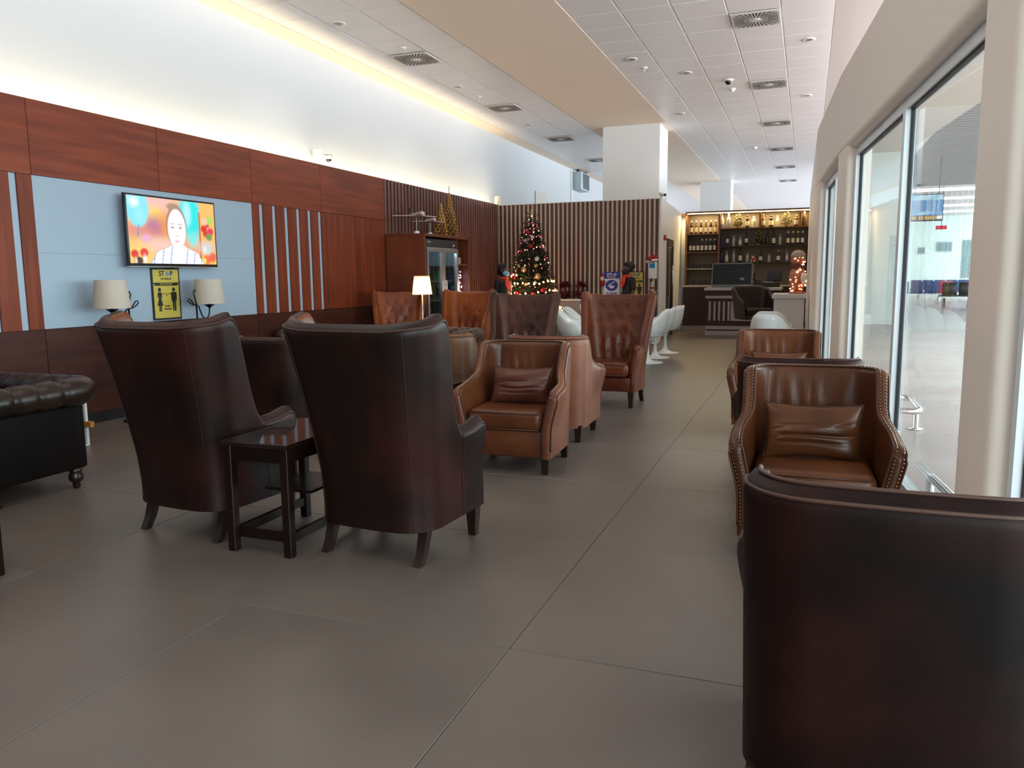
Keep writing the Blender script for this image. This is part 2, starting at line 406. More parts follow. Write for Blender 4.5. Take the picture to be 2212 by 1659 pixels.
# ---- white side wall with door
ws = struct(mk('wall_far', MB().prism([(-2.845, 16.61), (-3.04, 20.7), (-3.2, 20.7), (-3.0, 16.61)], 0, 2.94), WHITE))
mk('return_wall', MB().box(-3.2, -2.94, 20.66, 20.76, 0, 2.94), WHITE, ws)
SKIRT = mat('taupe_skirting', '#8a7a68', .5)
struct(mk('baseboard_far', MB().prism([(-2.835, 16.61), (-3.03, 20.7), (-3.045, 20.7), (-2.85, 16.61)], 0, .09), SKIRT))
struct(mk('baseboard_back', MB().box(-6.4, -2.85, 16.42, 16.44, 0, .1), WHITE))
def onws(y, d=0): return -2.845-.0477*(y-16.61)+d
DF = mat('door_frame_brown', '#3a241d', .45); DG = mat('door_glass_grey', '#73777b', .25); DK = mat('door_dark_leaf', '#17171a', .4)
dr = struct(mk('door_1', MB().prism([(onws(17.44, .03), 17.44), (onws(18.56, .03), 18.56), (onws(18.56, .005), 18.56), (onws(17.44, .005), 17.44)], 2.02, 2.17), DF))
def dpan(name, y0, y1, z0, z1, m, d=.02):
    return mk(name, MB().prism([(onws(y0, d), y0), (onws(y1, d), y1), (onws(y1, .002), y1), (onws(y0, .002), y0)], z0, z1), m, dr)
dpan('jamb', 17.44, 17.52, 0, 2.02, DF, .03); dpan('jamb', 18.5, 18.56, 0, 2.02, DF, .03)
dpan('leaf', 17.53, 18.0, .02, 2.0, DG); dpan('leaf', 18.0, 18.49, .02, 2.0, DK, .012)
dpan('rail', 17.56, 17.8, .9, 1.62, mat('door_brown_panel', '#4b3129', .5), .026)
mk('pull_handle', MB().tube([(onws(18.3, .045), 18.3, .85), (onws(18.3, .045), 18.3, 1.6)], .012, 8), CHROME, dr, True)
# ---- pillars, far hall
pl_ = struct(mk('pillar', MB().box(-4.21, -2.99, 17.0, 18.0, 0, CZ), WHITE))
struct(mk('pillar', MB().box(-3.52, -2.51, 28.0, 28.9, 0, CZ), WHITE))
struct(mk('wall_north', MB().box(-6.85, 2.0, 46, 46.2, 0, CZ+.1), WALLW))
struct(mk('wall_south', MB().box(-6.85, 1.35, -4.2, -4, 0, CZ+.1), mat('rear_wall_paint', '#6b625b', .7)))
# ---- glazed right wall. s runs along the wall (= world y), d is the depth outwards
def RX(s): return .636-.0923*(s-3.84) if s <= 8.25 else .229-.0576*(s-8.25)
def wsec(mb, sec, s0, s1):
    pts = [s0]+([8.25] if s0 < 8.25 < s1 else [])+[s1]; n = len(sec)
    vs = []; fs = []
    for s in pts:
        vs += [(RX(s)+d, s, z) for d, z in sec]
    fs.append(tuple(range(n-1, -1, -1))); fs.append(tuple(range((len(pts)-1)*n, len(pts)*n)))
    for j in range(len(pts)-1):
        fs += [(j*n+i, j*n+(i+1) % n, (j+1)*n+(i+1) % n, (j+1)*n+i) for i in range(n)]
    return mb.add(vs, fs)
def rect(d0, d1, z0, z1): return [(d0, z0), (d1, z0), (d1, z1), (d0, z1)]
_bull = [(.06*(1-math.cos(a)), 2.45+.06*(1-math.sin(a))) for a in [PI/2*i/6 for i in range(7)]]
hd = struct(mk('wall_right', wsec(MB(), [(0, 3.2)]+_bull+[(.22, 2.45), (.22, 3.2)], -4, 11.2), BEIGE, None, True, math.radians(30)))
def pier(s0, s1):
    b = MB(); r = .05; poly = []
    for c, a0 in (((s0+r), PI), ((s1-r), 1.5*PI)):
        pass
    prof = [(s0, .2)]+[(s0+r-r*math.cos(a), r-r*math.sin(a)) for a in [PI/2*i/5 for i in range(6)]]+[(s1-r+r*math.sin(a), r-r*math.cos(a)) for a in [PI/2*i/5 for i in range(6)]]+[(s1, .2)]
    b.prism([(RX(s)+d, s) for s, d in prof], 0, 2.47)
    return mk('pier', b, BEIGE, hd, True, math.radians(30))
pier(3.40, 3.84); pier(7.62, 8.22); pier(10.4, 11.2)
mk('end_wall', MB().prism([(.062, 11.2), (.004, 20.2), (.004, 23), (.3, 23), (.3, 11.2)], 0, 3.2), BEIGE, hd)
def bay(n, s0, s1, mulls):
    w = struct(mk('window_%d' % n, wsec(MB(), rect(.08, .15, 2.385, 2.46), s0, s1), ALU))
    mk('sill_rail', wsec(MB(), rect(.08, .15, 0, .09), s0, s1), ALU, w)
    mk('head_gasket', wsec(MB(), rect(.098, .126, 2.370, 2.384), s0, s1), GASKET, w)
    edges = [s0]+mulls+[s1]
    for i, s in enumerate(edges):
        a, b = (s, s+.05) if i == 0 else ((s-.05, s) if i == len(edges)-1 else (s-.04, s+.04))
        mk('mullion', wsec(MB(), rect(.068, .13, .09, 2.385), a, b), ALU, w)
        if i < len(edges)-1: mk('gasket', wsec(MB(), rect(.096, .128, .09, 2.37), b+.0005, b+.02), GASKET, w)
        if i > 0: mk('gasket', wsec(MB(), rect(.1, .124, .09, 2.37), a-.012, a-.0005), GASKET, w)
    for a, b in zip(edges, edges[1:]):
        mk('glass_pane', wsec(MB(), rect(.108, .116, .08, 2.38), a+.02, b-.02), GLASS, w)
bay(1, -1.2, 3.39, [1.6]); bay(2, 3.85, 7.61, [5.66]); bay(3, 8.23, 10.39, [9.13])
# ---- concourse beyond the glass
cc = struct(mk('ceiling', MB().box(2.2, 16, -4, 34, CZ+.14, CZ+.24), mat('slat_void_paint', '#2e2a2d', .8)))
SLM = mat('ceiling_slat_metal', '#7d787b', .35, metal=.2)
q0 = None; y = 9.0
while y < 33.5:
    if q0 is None: q0 = mk('slat', MB().box(0, 13.2, 0, .2, 0, .05), SLM, cc); o = q0
    else: o = link(q0.copy(), cc)
    o.location = (2.9-.0992*(y-17.6)+.02, y, CZ+.05); y += .3
struct(mk('ceiling', MB().box(-6.85, 16, 34, 62, 4.9, 5.0), mat('far_hall_ceiling', '#d5d3d8', .5)))
struct(mk('wall_east', MB().box(.3, 2.46, 23.4, 23.7, 0, CZ+.01), mat('white_concourse_wall', '#d3dcda', .6)))
fw = struct(mk('wall_north', MB().box(2.0, 16, 56, 56.2, 0, 5), mat('teal_white_wall', '#d8e8e6', .6)))
WINT = mat('far_window_tint', '#6f9197', .2)
for n_, (x0, x1, z0, z1) in enumerate(((7.62, 8.35, 2.75, 3.25), (6.6, 6.86, 2.63, 2.95), (9.05, 9.6, 1.1, 3.35))):
    w = struct(mk('window_%d' % (4+n_), MB().box(x0-.06, x1+.06, 55.93, 55.995, z0-.06, z1+.06), mat('far_frame', '#aebfc0', .5)))
    mk('pane', MB().box(x0, (x0+x1)/2-.03, 55.9, 55.929, z0, z1), WINT, w); mk('pane', MB().box((x0+x1)/2+.03, x1, 55.9, 55.929, z0, z1), WINT, w)
# ================================================================== SEATING
def shell(side, ztop_side, ztop_back, w, yb, rc, z0, H, th, lean, leanp, flare, flarep, nv=18, zs=.5, armout=0, fold=None, thin=None, crown=(.012, 0), nb=10, bulge=0):
    """U-shaped upholstered shell. side: y stations of the side walls, front to back; returns (MB outer, MB inner, edges)."""
    cols = []
    for y in side: cols.append((-w, y, -1.0, 0.0, lerp(ztop_side, y), 0))
    for i in range(1, 7):
        a = PI/2*i/6
        cols.append((-w+rc-rc*math.cos(a), yb+rc-rc*math.sin(a), -math.cos(a), -math.sin(a), None, i/6))
    for i in range(1, nb):
        cols.append((-w+rc+(2*w-2*rc)*i/nb, yb, 0, -1.0, None, 1))
    cols += [(-c[0], c[1], -c[2], c[3], c[4], c[5]) for c in reversed(cols[:len(side)+6])]
    N = len(cols); zl = lerp(ztop_side, side[-1])
    def zt(c):
        if c[4] is not None: return c[4]
        return zl+(ztop_back-zl)*c[5] if abs(c[3]) < .999 or c[5] < 1 else ztop_back
    def pos(i, z, off):
        x, y, nx, ny, _, f = cols[i]
        t = max(0, (z-zs)/(H-zs)); g = t**flarep
        x2 = x*(1+flare*g); 
        y2 = y-lean*max(0, (z-.25)/(H-.25))**leanp
        if armout: x2 += math.copysign(armout*sm(.3, .58, z)*(1-sm(.575, .70, z))*sm(-.10, .12, y), x)
        if bulge: y2 -= bulge*(1-(abs(x)/w)**2)*(1 if ny < -.5 else 0)
        return Vector((x2-nx*off, y2-ny*off, z))
    vs = []; fs = []
    def thick(i, z):
        c = cols[i]; back = c[5]
        return th[0]+(th[1]-th[0])*back
    n_out = nv+1; n_in = nv+1; R = n_out+1+n_in
    for i in range(N):
        top = zt(cols[i])
        for j in range(n_out):
            q = j/nv; q = 1-(1-q)**1.15; z = z0+(top-z0)*q
            vs.append(pos(i, z, 0) if j < nv else pos(i, z, .006))
        tk = thick(i, top)
        vs.append(pos(i, top, tk*.42)+Vector((0, 0, crown[0])))
        for j in range(n_in):
            q = 1-j/nv; q = 1-(1-q)**1.15; z = z0+(top-z0)*q
            d = fold(cols[i], z) if fold else 0
            o = thick(i, z)+d
            p = pos(i, z, o if j else o-.006); p.z += crown[1]*(1-j/nv)**3; vs.append(p)
    # front edge mid columns
    for i in range(N-1):
        for j in range(R-1):
            fs.append((i*R+j, i*R+j+1, (i+1)*R+j+1, (i+1)*R+j))
    b = len(vs)
    for e, i in ((0, 0), (1, N-1)):
        base = len(vs)
        for j in range(n_out):
            o = vs[i*R+j]; inn = vs[i*R+R-1-j]
            vs.append((o+inn)/2+Vector((0, .014, 0)))
        for j in range(nv):
            fs.append((i*R+j, i*R+j+1, base+j+1, base+j)); fs.append((base+j, base+j+1, i*R+R-2-j, i*R+R-1-j))
        fs.append((i*R+nv, i*R+nv+1, base+nv)); fs.append((i*R+nv+1, i*R+nv+2, base+nv))
    mb = MB(); mb.add(vs, fs)
    for i in range(N-1):
        for j in range(n_out+1, R-1): mb.m[i*(R-1)+j] = 1
    outer = [[vs[i*R+j] for j in range(n_out)] for i in range(N)]
    inner = [[vs[i*R+R-1-j] for j in range(n_in)] for i in range(N)]
    return mb, outer, inner, cols
# ---- tall winged armchair (faces +y)
_btn = [(x, z) for r, z in enumerate((.62, .75, .88, 1.0)) for x in ((-.2, -.07, .07, .2) if r % 2 else (-.26, -.13, 0, .13, .26))]
def wing_fold(c, z):
    if c[5] < .99: return 0
    x = c[0]; d = .006*sm(.5, .6, z)
    for bx, bz in _btn:
        r2 = ((x*1.15-bx)/.026)**2+((z-bz)/.026)**2
        d -= .008*math.exp(-r2)
    d += .010*math.sin(x*58)*sm(.76, .66, z)*sm(.42, .52, z)*sm(.30, .2, abs(x))
    d += .006*math.sin(x*26+z*17)*sm(1.0, .8, z)+.008*math.exp(-((x+.16-(z-.72)*1.1)/.02)**2)*sm(.60, .68, z)*sm(.88, .78, z)+.008*math.exp(-((x-.2+(z-.70)*.8)/.02)**2)*sm(.56, .64, z)*sm(.86, .76, z)
    return d
_ws = [.27, .262, .24, .19, .13, .08, .045, .02, .0, -.015, -.028, -.04, -.05, -.06, -.075, -.1, -.14, -.17]
_wz = [(-.17, 1.15), (-.14, 1.158), (-.1, 1.168), (-.075, 1.165), (-.06, 1.14), (-.05, 1.06), (-.04, .95), (-.028, .83), (-.015, .74), (0, .665), (.02, .605), (.045, .59), (.13, .60), (.19, .612), (.24, .622), (.262, .616), (.27, .60)]
_wz = sorted(_wz)
def wing_chair(name_label, loc, rz, lo, li, group=None, pipe=None):
    t = thing('wing_armchair', name_label, 'chair', loc, rz, group)
    mb, out, inn, cols = shell(_ws, _wz, 1.124, .332, -.315, .15, .165, 1.16, (.07, .10), .17, 1.35, .265, 1.1, nv=34, crown=(.036, .03), zs=.42, armout=.028, fold=wing_fold, nb=40, bulge=.03)
    nO = len(out)
    sh = mk('upholstered_shell', mb, [lo, li], t, True)
    rim = [col[-1]+Vector((0, 0, .002)) for col in out]
    mk('piping', MB().tube(rim, .0065, 6), pipe or L_PIPE, sh, True)
    for k in (len(_ws)+3, nO-len(_ws)-4):
        mk('seam', MB().tube([p+Vector((0, -.001, 0)) for p in out[k]], .0022, 5), pipe or L_PIPE, sh, True)
    for sgn in (-1, 1):
        k = 6 if sgn < 0 else nO-7
        mk('arm_seam', MB().tube([p+Vector((sgn*.001, 0, 0)) for p in out[k]], .002, 5), pipe or L_PIPE, sh, True)
    mk('seat_rail', MB().rbox((0, .02, .245), (.57, .53, .15), .02, 2), lo, t, True, AUTO)
    sc_ = mk('seat_cushion', MB().rbox((0, .055, .40), (.535, .56, .155), .055, 4), li, t, True)
    cu = MB()
    for z in (.345, .455): cu.tube([(-.255, .335, z), (.255, .335, z)], .005, 6)
    mk('cushion_piping', cu, pipe or L_PIPE, sc_, True)
    b = MB()
    for bx, bz in _btn:
        y = -.315-.17*max(0, (bz-.25)/.91)**1.35+.096-.03*(1-(bx/.355)**2)
        b.ball((bx*1.0, y+.006, bz), .011, 8, 5, 1)
    stuff(mk('buttons', b, lo, sh, True))
    for sgn in (-1, 1):
        f = MB()
        x = sgn*.285; y = .235
        f.add([(x-.032, y-.032, .19), (x+.032, y-.032, .19), (x+.032, y+.032, .19), (x-.032, y+.032, .19), (x-.02, y-.02, 0), (x+.02, y-.02, 0), (x+.02, y+.02, 0), (x-.02, y+.02, 0)],
              [(0,1,2,3),(7,6,5,4),(0,4,5,1),(1,5,6,2),(2,6,7,3),(3,7,4,0)])
        mk('front_leg', f, LEGW, t)
        r = MB(); prof = [(-.225, .20), (-.235, .13), (-.26, .06), (-.295, 0)]
        vs = []; fs = []
        for y, z in prof:
            h = .026-.006*(1-z/.2)
            vs += [(sgn*.27-h, y-h, z), (sgn*.27+h, y-h, z), (sgn*.27+h, y+h, z), (sgn*.27-h, y+h, z)]
        for j in range(3):
            for q in range(4): fs.append((j*4+q, j*4+(q+1) % 4, (j+1)*4+(q+1) % 4, (j+1)*4+q))
        fs += [(0,1,2,3), (15,14,13,12)]
        r.add(vs, fs); mk('rear_leg', r, LEGW, t, True, math.radians(50))
    return t
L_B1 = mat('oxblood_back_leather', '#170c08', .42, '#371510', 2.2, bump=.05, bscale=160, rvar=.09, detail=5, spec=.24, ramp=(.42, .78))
L_CH = mat('worn_chestnut_leather', '#4a2013', .3, '#6d371f', 2.4, bump=.12, bscale=130, rvar=.08, detail=5)
L_OR = mat('orange_brown_leather', '#662b12', .28, '#8d4a1f', 2.6, bump=.12, bscale=130, rvar=.07)
L_PL = mat('plum_brown_leather', '#371d17', .3, '#543025', 2.6, bump=.12, bscale=130, rvar=.07)
G1 = 'tall winged armchairs'
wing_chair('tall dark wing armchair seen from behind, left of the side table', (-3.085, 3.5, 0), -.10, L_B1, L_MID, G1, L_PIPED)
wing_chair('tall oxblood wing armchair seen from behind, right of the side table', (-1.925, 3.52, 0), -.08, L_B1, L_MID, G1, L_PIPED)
wing_chair('tall chestnut wing armchair with tufted back, nearest the aisle and facing the viewer', (-1.94, 8.25, 0), PI-.05, L_CH, L_CH, G1)
wing_chair('tall plum brown wing armchair with tufted back in front of the lit tree', (-3.06, 8.4, 0), PI+.03, L_PL, L_PL, G1)
wing_chair('tall orange brown wing armchair beside the lit lamp, in front of the dark ribbed wall', (-4.66, 10.4, 0), PI-.06, L_OR, L_OR, G1)
wing_chair('tall wing armchair left of the lit lamp, against the wood wall', (-5.66, 10.35, 0), PI+.40, L_OR, L_OR, G1)
# ---- low club armchair with nailheads (faces +y)
def club_fold(c, z):
    if c[5] < .99: return 0
    x = c[0]
    env = sm(.42, .5, z)*sm(.84, .68, z)*sm(.31, .2, abs(x))
    k = 0
    for cx, sl, w, a in ((-.20, -.22, .016, .016), (-.13, -.16, .012, .012), (-.03, .12, .013, .014), (.02, .16, .010, .012), (.10, .10, .014, .016), (.19, .05, .012, .010)):
        k += a*math.exp(-((x-cx-sl*(z-.62))/w)**2)
    return .008*sm(.4, .5, z)*sm(.88, .8, z)+k*env*.9
_cs = [.33, .32, .28, .2, .13, .08, .03, -.01, -.04, -.065, -.085, -.105, -.125, -.15, -.18]
_cz = sorted([(.33, .535), (.32, .56), (.28, .572), (.2, .58), (.13, .592), (.08, .605), (.03, .63), (-.01, .655), (-.04, .695), (-.065, .745), (-.085, .785), (-.105, .82), (-.125, .846), (-.15, .855), (-.18, .857)])
def club_chair(label, loc, rz, lo, li, group=None, nails=True, band=None):
    t = thing('club_armchair', label, 'chair', loc, rz, group)
    mb, out, inn, cols = shell(_cs, _cz, .859, .335, -.335, .15, .12, .89, (.065, .075), .035, 1.2, .05, 1.0, nv=18, crown=(.024, .02), zs=.1, armout=.045, fold=club_fold, nb=20, bulge=.025)
    sh = mk('upholstered_shell', mb, [lo, li], t, True)
    N = len(out); a = len(_cs)
    # rim band: raised welt strip along the top and the front edges
    path_o = list(reversed(out[0][2:]))[::-1]+[out[i][-1] for i in range(1, N-1)]+list(reversed(out[-1][2:]))
    path_i = [inn[0][j] for j in range(2, len(inn[0]))]+[inn[i][-1] for i in range(1, N-1)]+list(reversed(inn[-1][2:]))
    mk('outer_welt', MB().tube(path_o, .0055, 6), L_BAND if band is None else band, sh, True)
    if not nails: path_i = [out[i][-1].lerp(inn[i][-1], .62)+Vector((0, 0, .016)) for i in range(3, N-3)]
    mk('inner_welt', MB().tube(path_i, .0055, 6), L_BAND if band is None else band, sh, True)
    if nails:
        nb = MB()
        for path, w in ((path_o, .22), (path_i, .22)):
            other = path_i if path is path_o else path_o
            acc = 0
            for q in range(len(path)-1):
                p0, p1 = path[q], path[q+1]; L = (p1-p0).length; s = .0 
                while acc <= L:
                    u = acc/L if L else 0
                    p = p0.lerp(p1, u); o = other[q].lerp(other[q+1], u); c = p.lerp(o, w)
                    up = Vector((0, .012, .0)) if c.z < .55 else Vector((0, .004, .0105))
                    if not (abs(c.x) < .2 and c.y < -.2): nb.ball(tuple(c+up), .0045, 6, 4)
                    acc += .0175
                acc -= L
        stuff(mk('nailhead_trim', nb, BRASS, sh))
    mk('seat_rail', MB().rbox((0, .02, .215), (.57, .60, .19), .02, 2), li, t, True, AUTO)  # darker inner leather on the tan chairs imitates shade below the seat
    sc_ = mk('seat_cushion', MB().rbox((0, .035, .375), (.545, .60, .15), .05, 4), li, t, True)
    cu = MB()
    for z in (.318, .432): cu.tube([(-.25, .332, z), (.25, .332, z)], .005, 6)
    mk('cushion_piping', cu, L_PIPE, sc_, True)
    for sx in (-1, 1):
        for y, nm in ((.27, 'front_leg'), (-.27, 'rear_leg')):
            x = sx*.285; dy = -.02 if y < 0 else 0
            mk(nm, MB().add([(x-.032, y-.032, .14), (x+.032, y-.032, .14), (x+.032, y+.032, .14), (x-.032, y+.032, .14), (x-.022, y-.022+dy, 0), (x+.022, y-.022+dy, 0), (x+.022, y+.022+dy, 0), (x-.022, y+.022+dy, 0)],
               [(0,1,2,3),(7,6,5,4),(0,4,5,1),(1,5,6,2),(2,6,7,3),(3,7,4,0)]), LEGW, t)
    return t
def cushion(label, loc, rz, tilt, m, sx=.46, sz=.28, th=.13):
    t = thing('lumbar_cushion', label, 'cushion', loc, rz)
    n, k = 46, 40; vs = []; fs = []
    r5 = random.Random(int(abs(loc[0]*100))+3)
    ph = r5.random()*6
    for s in (1, -1):
        for i in range(n+1):
            for j in range(k+1):
                u = -1+2*i/n; v = -1+2*j/k
                e = (max(0, 1-u*u)**.42)*(max(0, 1-v*v)**.5)
                x = u*sx/2*(1-.07*(1-v*v)); z = v*sz/2*(1-.12*(1-u*u))
                wr = 0
                for v0, cu_, w_, a_, u0, uw in ((-.12, .30, .05, .020, 0, .8), (.22, .10, .045, .010, .25, .5), (-.42, .22, .05, .014, .1, .7), (.05, -.35, .05, .012, .75, .25), (-.25, -.4, .05, .012, .72, .25), (.3, .5, .06, .010, -.75, .25)):
                    vc = v0-cu_*(.6-u*u)*.6+.03*math.sin(ph+u*4)
                    wr -= a_*math.exp(-((v-vc)/w_)**2)*math.exp(-((u-u0)/uw)**4)
                wr = e*(wr+.010*math.sin(v*5+ph+u*2))
                vs.append((x, s*th/2*e+(wr if s > 0 else 0), z))
    M = (n+1)*(k+1)
    for s in (0, 1):
        for i in range(n):
            for j in range(k):
                a = s*M+i*(k+1)+j; q = (a, a+k+1, a+k+2, a+1)
                fs.append(q if s else q[::-1])
    R = Matrix.Rotation(tilt, 4, 'X')
    b = MB().add(vs, fs).xf(R); o = mk('cushion_cover', b, m, t, True)
    bm = bmesh.new(); bm.from_mesh(o.data); bmesh.ops.remove_doubles(bm, verts=bm.verts, dist=.0005); bmesh.ops.recalc_face_normals(bm, faces=bm.faces); bm.to_mesh(o.data); bm.free()
    o.data.polygons.foreach_set('use_smooth', [True]*len(o.data.polygons))
    edge = [vs[i*(k+1)+k] for i in range(n+1)]+[vs[n*(k+1)+j] for j in range(k-1, -1, -1)]+[vs[i*(k+1)] for i in range(n-1, -1, -1)]+[vs[j] for j in range(1, k)]
    mk('piping', MB().tube([(p[0], 0, p[2]) for p in edge], .0045, 5, True).xf(R), mat('dark_leather_piping', ''), t, True)
    return t
L_G = mat('cognac_leather', '#432313', .32, '#5f351e', 2.4, bump=.1, bscale=150, rvar=.07)
L_I = mat('walnut_leather', '#402212', .31, '#5b331c', 2.4, bump=.1, bscale=150, rvar=.07)
L_K = mat('saddle_leather', '#4c2815', .32, '#693b20', 2.4, bump=.1, bscale=150, rvar=.07)
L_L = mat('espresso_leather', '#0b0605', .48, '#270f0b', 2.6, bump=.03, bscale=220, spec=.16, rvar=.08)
G2 = 'low club armchairs with nailheads'
club_chair('brown club armchair with cushion, back to back with the tan one in the middle', (-1.95, 5.33, 0), PI+.05, L_TAN, L_G, G2)
club_chair('tan club armchair facing away, back to back with the cushioned armchair in the middle', (-2.02, 6.46, 0), .03, L_TAN, L_G, G2)
club_chair('tan club armchair seen from behind beyond the low dark table', (-3.06, 6.5, 0), 0, mat('olive_tan_leather', '#5a3c28', .4, '#6c4a30', 2.4, bump=.1, bscale=150), L_G, G2)
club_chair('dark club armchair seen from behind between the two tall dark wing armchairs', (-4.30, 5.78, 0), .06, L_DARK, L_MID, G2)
club_chair('walnut brown club armchair with cushion facing the viewer, by the glass wall', (.06, 4.13, 0), PI+.02, L_I, L_I, G2)
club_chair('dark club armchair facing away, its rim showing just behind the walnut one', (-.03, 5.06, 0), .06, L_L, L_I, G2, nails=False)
club_chair('saddle brown club armchair facing the viewer, farthest along the glass wall', (-.21, 7.05, 0), PI, L_K, L_K, G2)
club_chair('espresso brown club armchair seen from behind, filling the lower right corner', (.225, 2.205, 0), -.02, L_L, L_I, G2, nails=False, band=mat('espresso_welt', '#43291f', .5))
cushion('smooth brown leather cushion on the middle club armchair', (-1.93, 5.37, .575), PI+.05, .28, mat('smooth_brown_leather', '#4a281d', .32, '#5f3527', 3, bump=.08, bscale=140), .46, .28, .16)
cushion('crumpled brown leather cushion on the club armchair by the glass', (.055, 4.17, .575), PI+.02, .28, mat('crumpled_brown_leather', '#3c2013', .3, '#573219', 3, bump=.08, bscale=140), .47, .29, .17)
cushion('brown leather cushion, only its top edge seen, on the farthest club armchair by the glass', (-.2, 7.08, .575), PI, .28, L_K, .46, .27, .15)
# ---- chesterfield sofas (face -y)
def chesterfield(label, loc, rz, L, D, lo, li, lp=None):
    lp = lp or lo
    t = thing('chesterfield_sofa', label, 'sofa', loc, rz, 'tufted roll-arm sofas')
    zc, r = .65, .093
    x1 = L/2-.02; yb = D/2-.02; rc = .11
    path = [(-x1, -D/2+.02+i*.02, zc) for i in range(int((D-.06-rc)/.02)+1)]
    path += [(-x1+rc-rc*math.cos(a), yb-rc+rc*math.sin(a), zc) for a in [PI/2*i/8 for i in range(1, 9)]]
    n = int((2*x1-2*rc)/.02); path += [(-x1+rc+(2*x1-2*rc)*i/n, yb, zc) for i in range(1, n)]
    path += [(-p[0], p[1], p[2]) for p in reversed(path[:len(path)-n+1])]
    Lt = .02*len(path)
    def rad(u):
        s = (u*Lt) % .17; d = min(s, .17-s)
        e = min(u, 1-u)*Lt
        return r*(1-.17*math.exp(-(d/.02)**2))*(.55+.45*sm(0, .05, e))
    mk('tufted_roll', MB().tube(path, rad, 20), li, t, True)
    b = MB()
    b.box(-L/2+.055, L/2-.055, D/2-.155, D/2-.045, .13, .56)
    mk('back_panel', MB().rbox((0, D/2-.10, .345), (L-.11, .12, .43), .02, 2), lp, t, True, AUTO)
    for s in (-1, 1): mk('arm_panel', MB().rbox((s*(L/2-.11), -.03, .345), (.115, D-.12, .43), .02, 2), lp, t, True, AUTO)
    # tufted inner back
    vs = []; fs = []; nx, nz = 60, 10; wI = L-.36
    for i in range(nx+1):
        for j in range(nz+1):
            x = -wI/2+wI*i/nx; z = .36+.30*j/nz
            q = abs(math.sin(PI*(x/.17+ (z-.36)/.17*.5)))*abs(math.sin(PI*(x/.17-(z-.36)/.17*.5)))
            vs.append((x, D/2-.14-.035*q**.4-.02*(1-j/nz), z))
    for i in range(nx):
        for j in range(nz): a = i*(nz+1)+j; fs.append((a, a+1, a+nz+2, a+nz+1))
    mk('tufted_back', MB().add(vs, fs), li, t, True)
    mk('seat_frame', MB().rbox((0, -.03, .21), (L-.2, D-.14, .17), .02, 2), lo, t, True, AUTO)
    k = 2 if L < 2.2 else 3; w = (L-.36)/k
    for i in range(k): mk('seat_cushion', MB().rbox((-(L-.36)/2+w*(i+.5), -.08, .365), (w-.006, D-.30, .15), .05, 4), li, t, True)
    for sx in (-1, 1):
        for sy in (-1, 1):
            mk('turned_foot', MB().lathe([(.016, 0), (.024, .012), (.022, .04), (.042, .055), (.046, .085), (.034, .105), (.04, .115), (.04, .135)], 14, (sx*(L/2-.085), sy*(D/2-.12), 0)), LEGW, t, True)
    return t
chesterfield('black leather tufted sofa, its rolled arm and turned foot at the left edge', (-5.352, 3.45, 0), 0, 1.86, .86, L_BLACK, L_BLACK, L_BLACKP)
chesterfield('long dark brown tufted sofa against the wood wall behind the club armchairs', (-5.05, 8.72, 0), 0, 2.5, .86, L_DARK, mat('dark_tufted_leather', '#2b1c17', .34, '#45291f', 3, bump=.1, bscale=120))
# ---- dark side tables
def side_table(label, loc, rz, w, d, h, cross=True):
    t = thing('side_table', label, 'table', loc, rz, 'dark wood side tables')
    mk('table_top', MB().rbox((0, 0, h-.0125), (w+.025, d+.03, .025), .004, 2), TOPW, t)
    lx, ly = w/2-.02, d/2-.02
    for sx in (-1, 1):
        for sy in (-1, 1): mk('leg', MB().rbox((sx*lx, sy*ly, (h-.025)/2), (.045, .045, h-.025), .003, 1), DARKW, t)
    for sy in (-1, 1):
        mk('apron', MB().box(-lx+.022, lx-.022, sy*ly-.011, sy*ly+.011, h-.10, h-.026), DARKW, t)
    for sx in (-1, 1):
        mk('apron', MB().box(sx*lx-.011, sx*lx+.011, -ly+.022, ly-.022, h-.10, h-.026), DARKW, t)
        mk('stretcher', MB().box(sx*lx-.012, sx*lx+.012, -ly+.022, ly-.022, .07, .115), DARKW, t)
    if cross: mk('cross_rail', MB().box(-lx+.01, lx-.01, -.012-ly*.93, .012-ly*.93, .07, .115), DARKW, t)
    mk('shelf', MB().box(-lx+.022, lx-.022, -ly*.25, ly-.025, .26, .275), DARKW, t)
    return t
side_table('dark wood side table with reflective top between the two tall dark armchairs', (-2.51, 3.42, 0), 0, .375, .65, .572)
side_table('low dark wood table left of the cushioned middle armchair', (-2.765, 5.66, 0), 0, .5, .72, .555)
side_table('dark wood table under the lit lamp between two orange brown armchairs', (-4.93, 9.72, 0), 0, .26, .3, .55)
tb = side_table('brown wooden table mostly cut off at the left picture edge', (-3.83, 2.22, 0), 0, .70, .52, .34, False)
# white-legged coffee table behind the black sofa
t = thing('coffee_table', 'coffee table with white metal legs behind the black sofa', 'table', (-5.99, 4.62, 0))
mk('table_top', MB().rbox((0, 0, .425), (.8, .5, .02), .004, 2), mat('oak_top', '#a06a35', .4, '#b57b40', 3, (1, 6, 1)), t)
WM = mat('white_metal', '#d5dade', .35)
for sx in (-1, 1):
    for sy in (-1, 1): mk('leg', MB().box(sx*.37-.02, sx*.37+.02, sy*.2-.012, sy*.2+.012, .012, .414), WM, t)
    mk('sled_bar', MB().box(sx*.37-.02, sx*.37+.02, -.212, .212, 0, .0118), WM, t)
mk('lower_rail', MB().box(-.35, .46, .17, .21, .16, .205), mat('oak_top', ''), t)
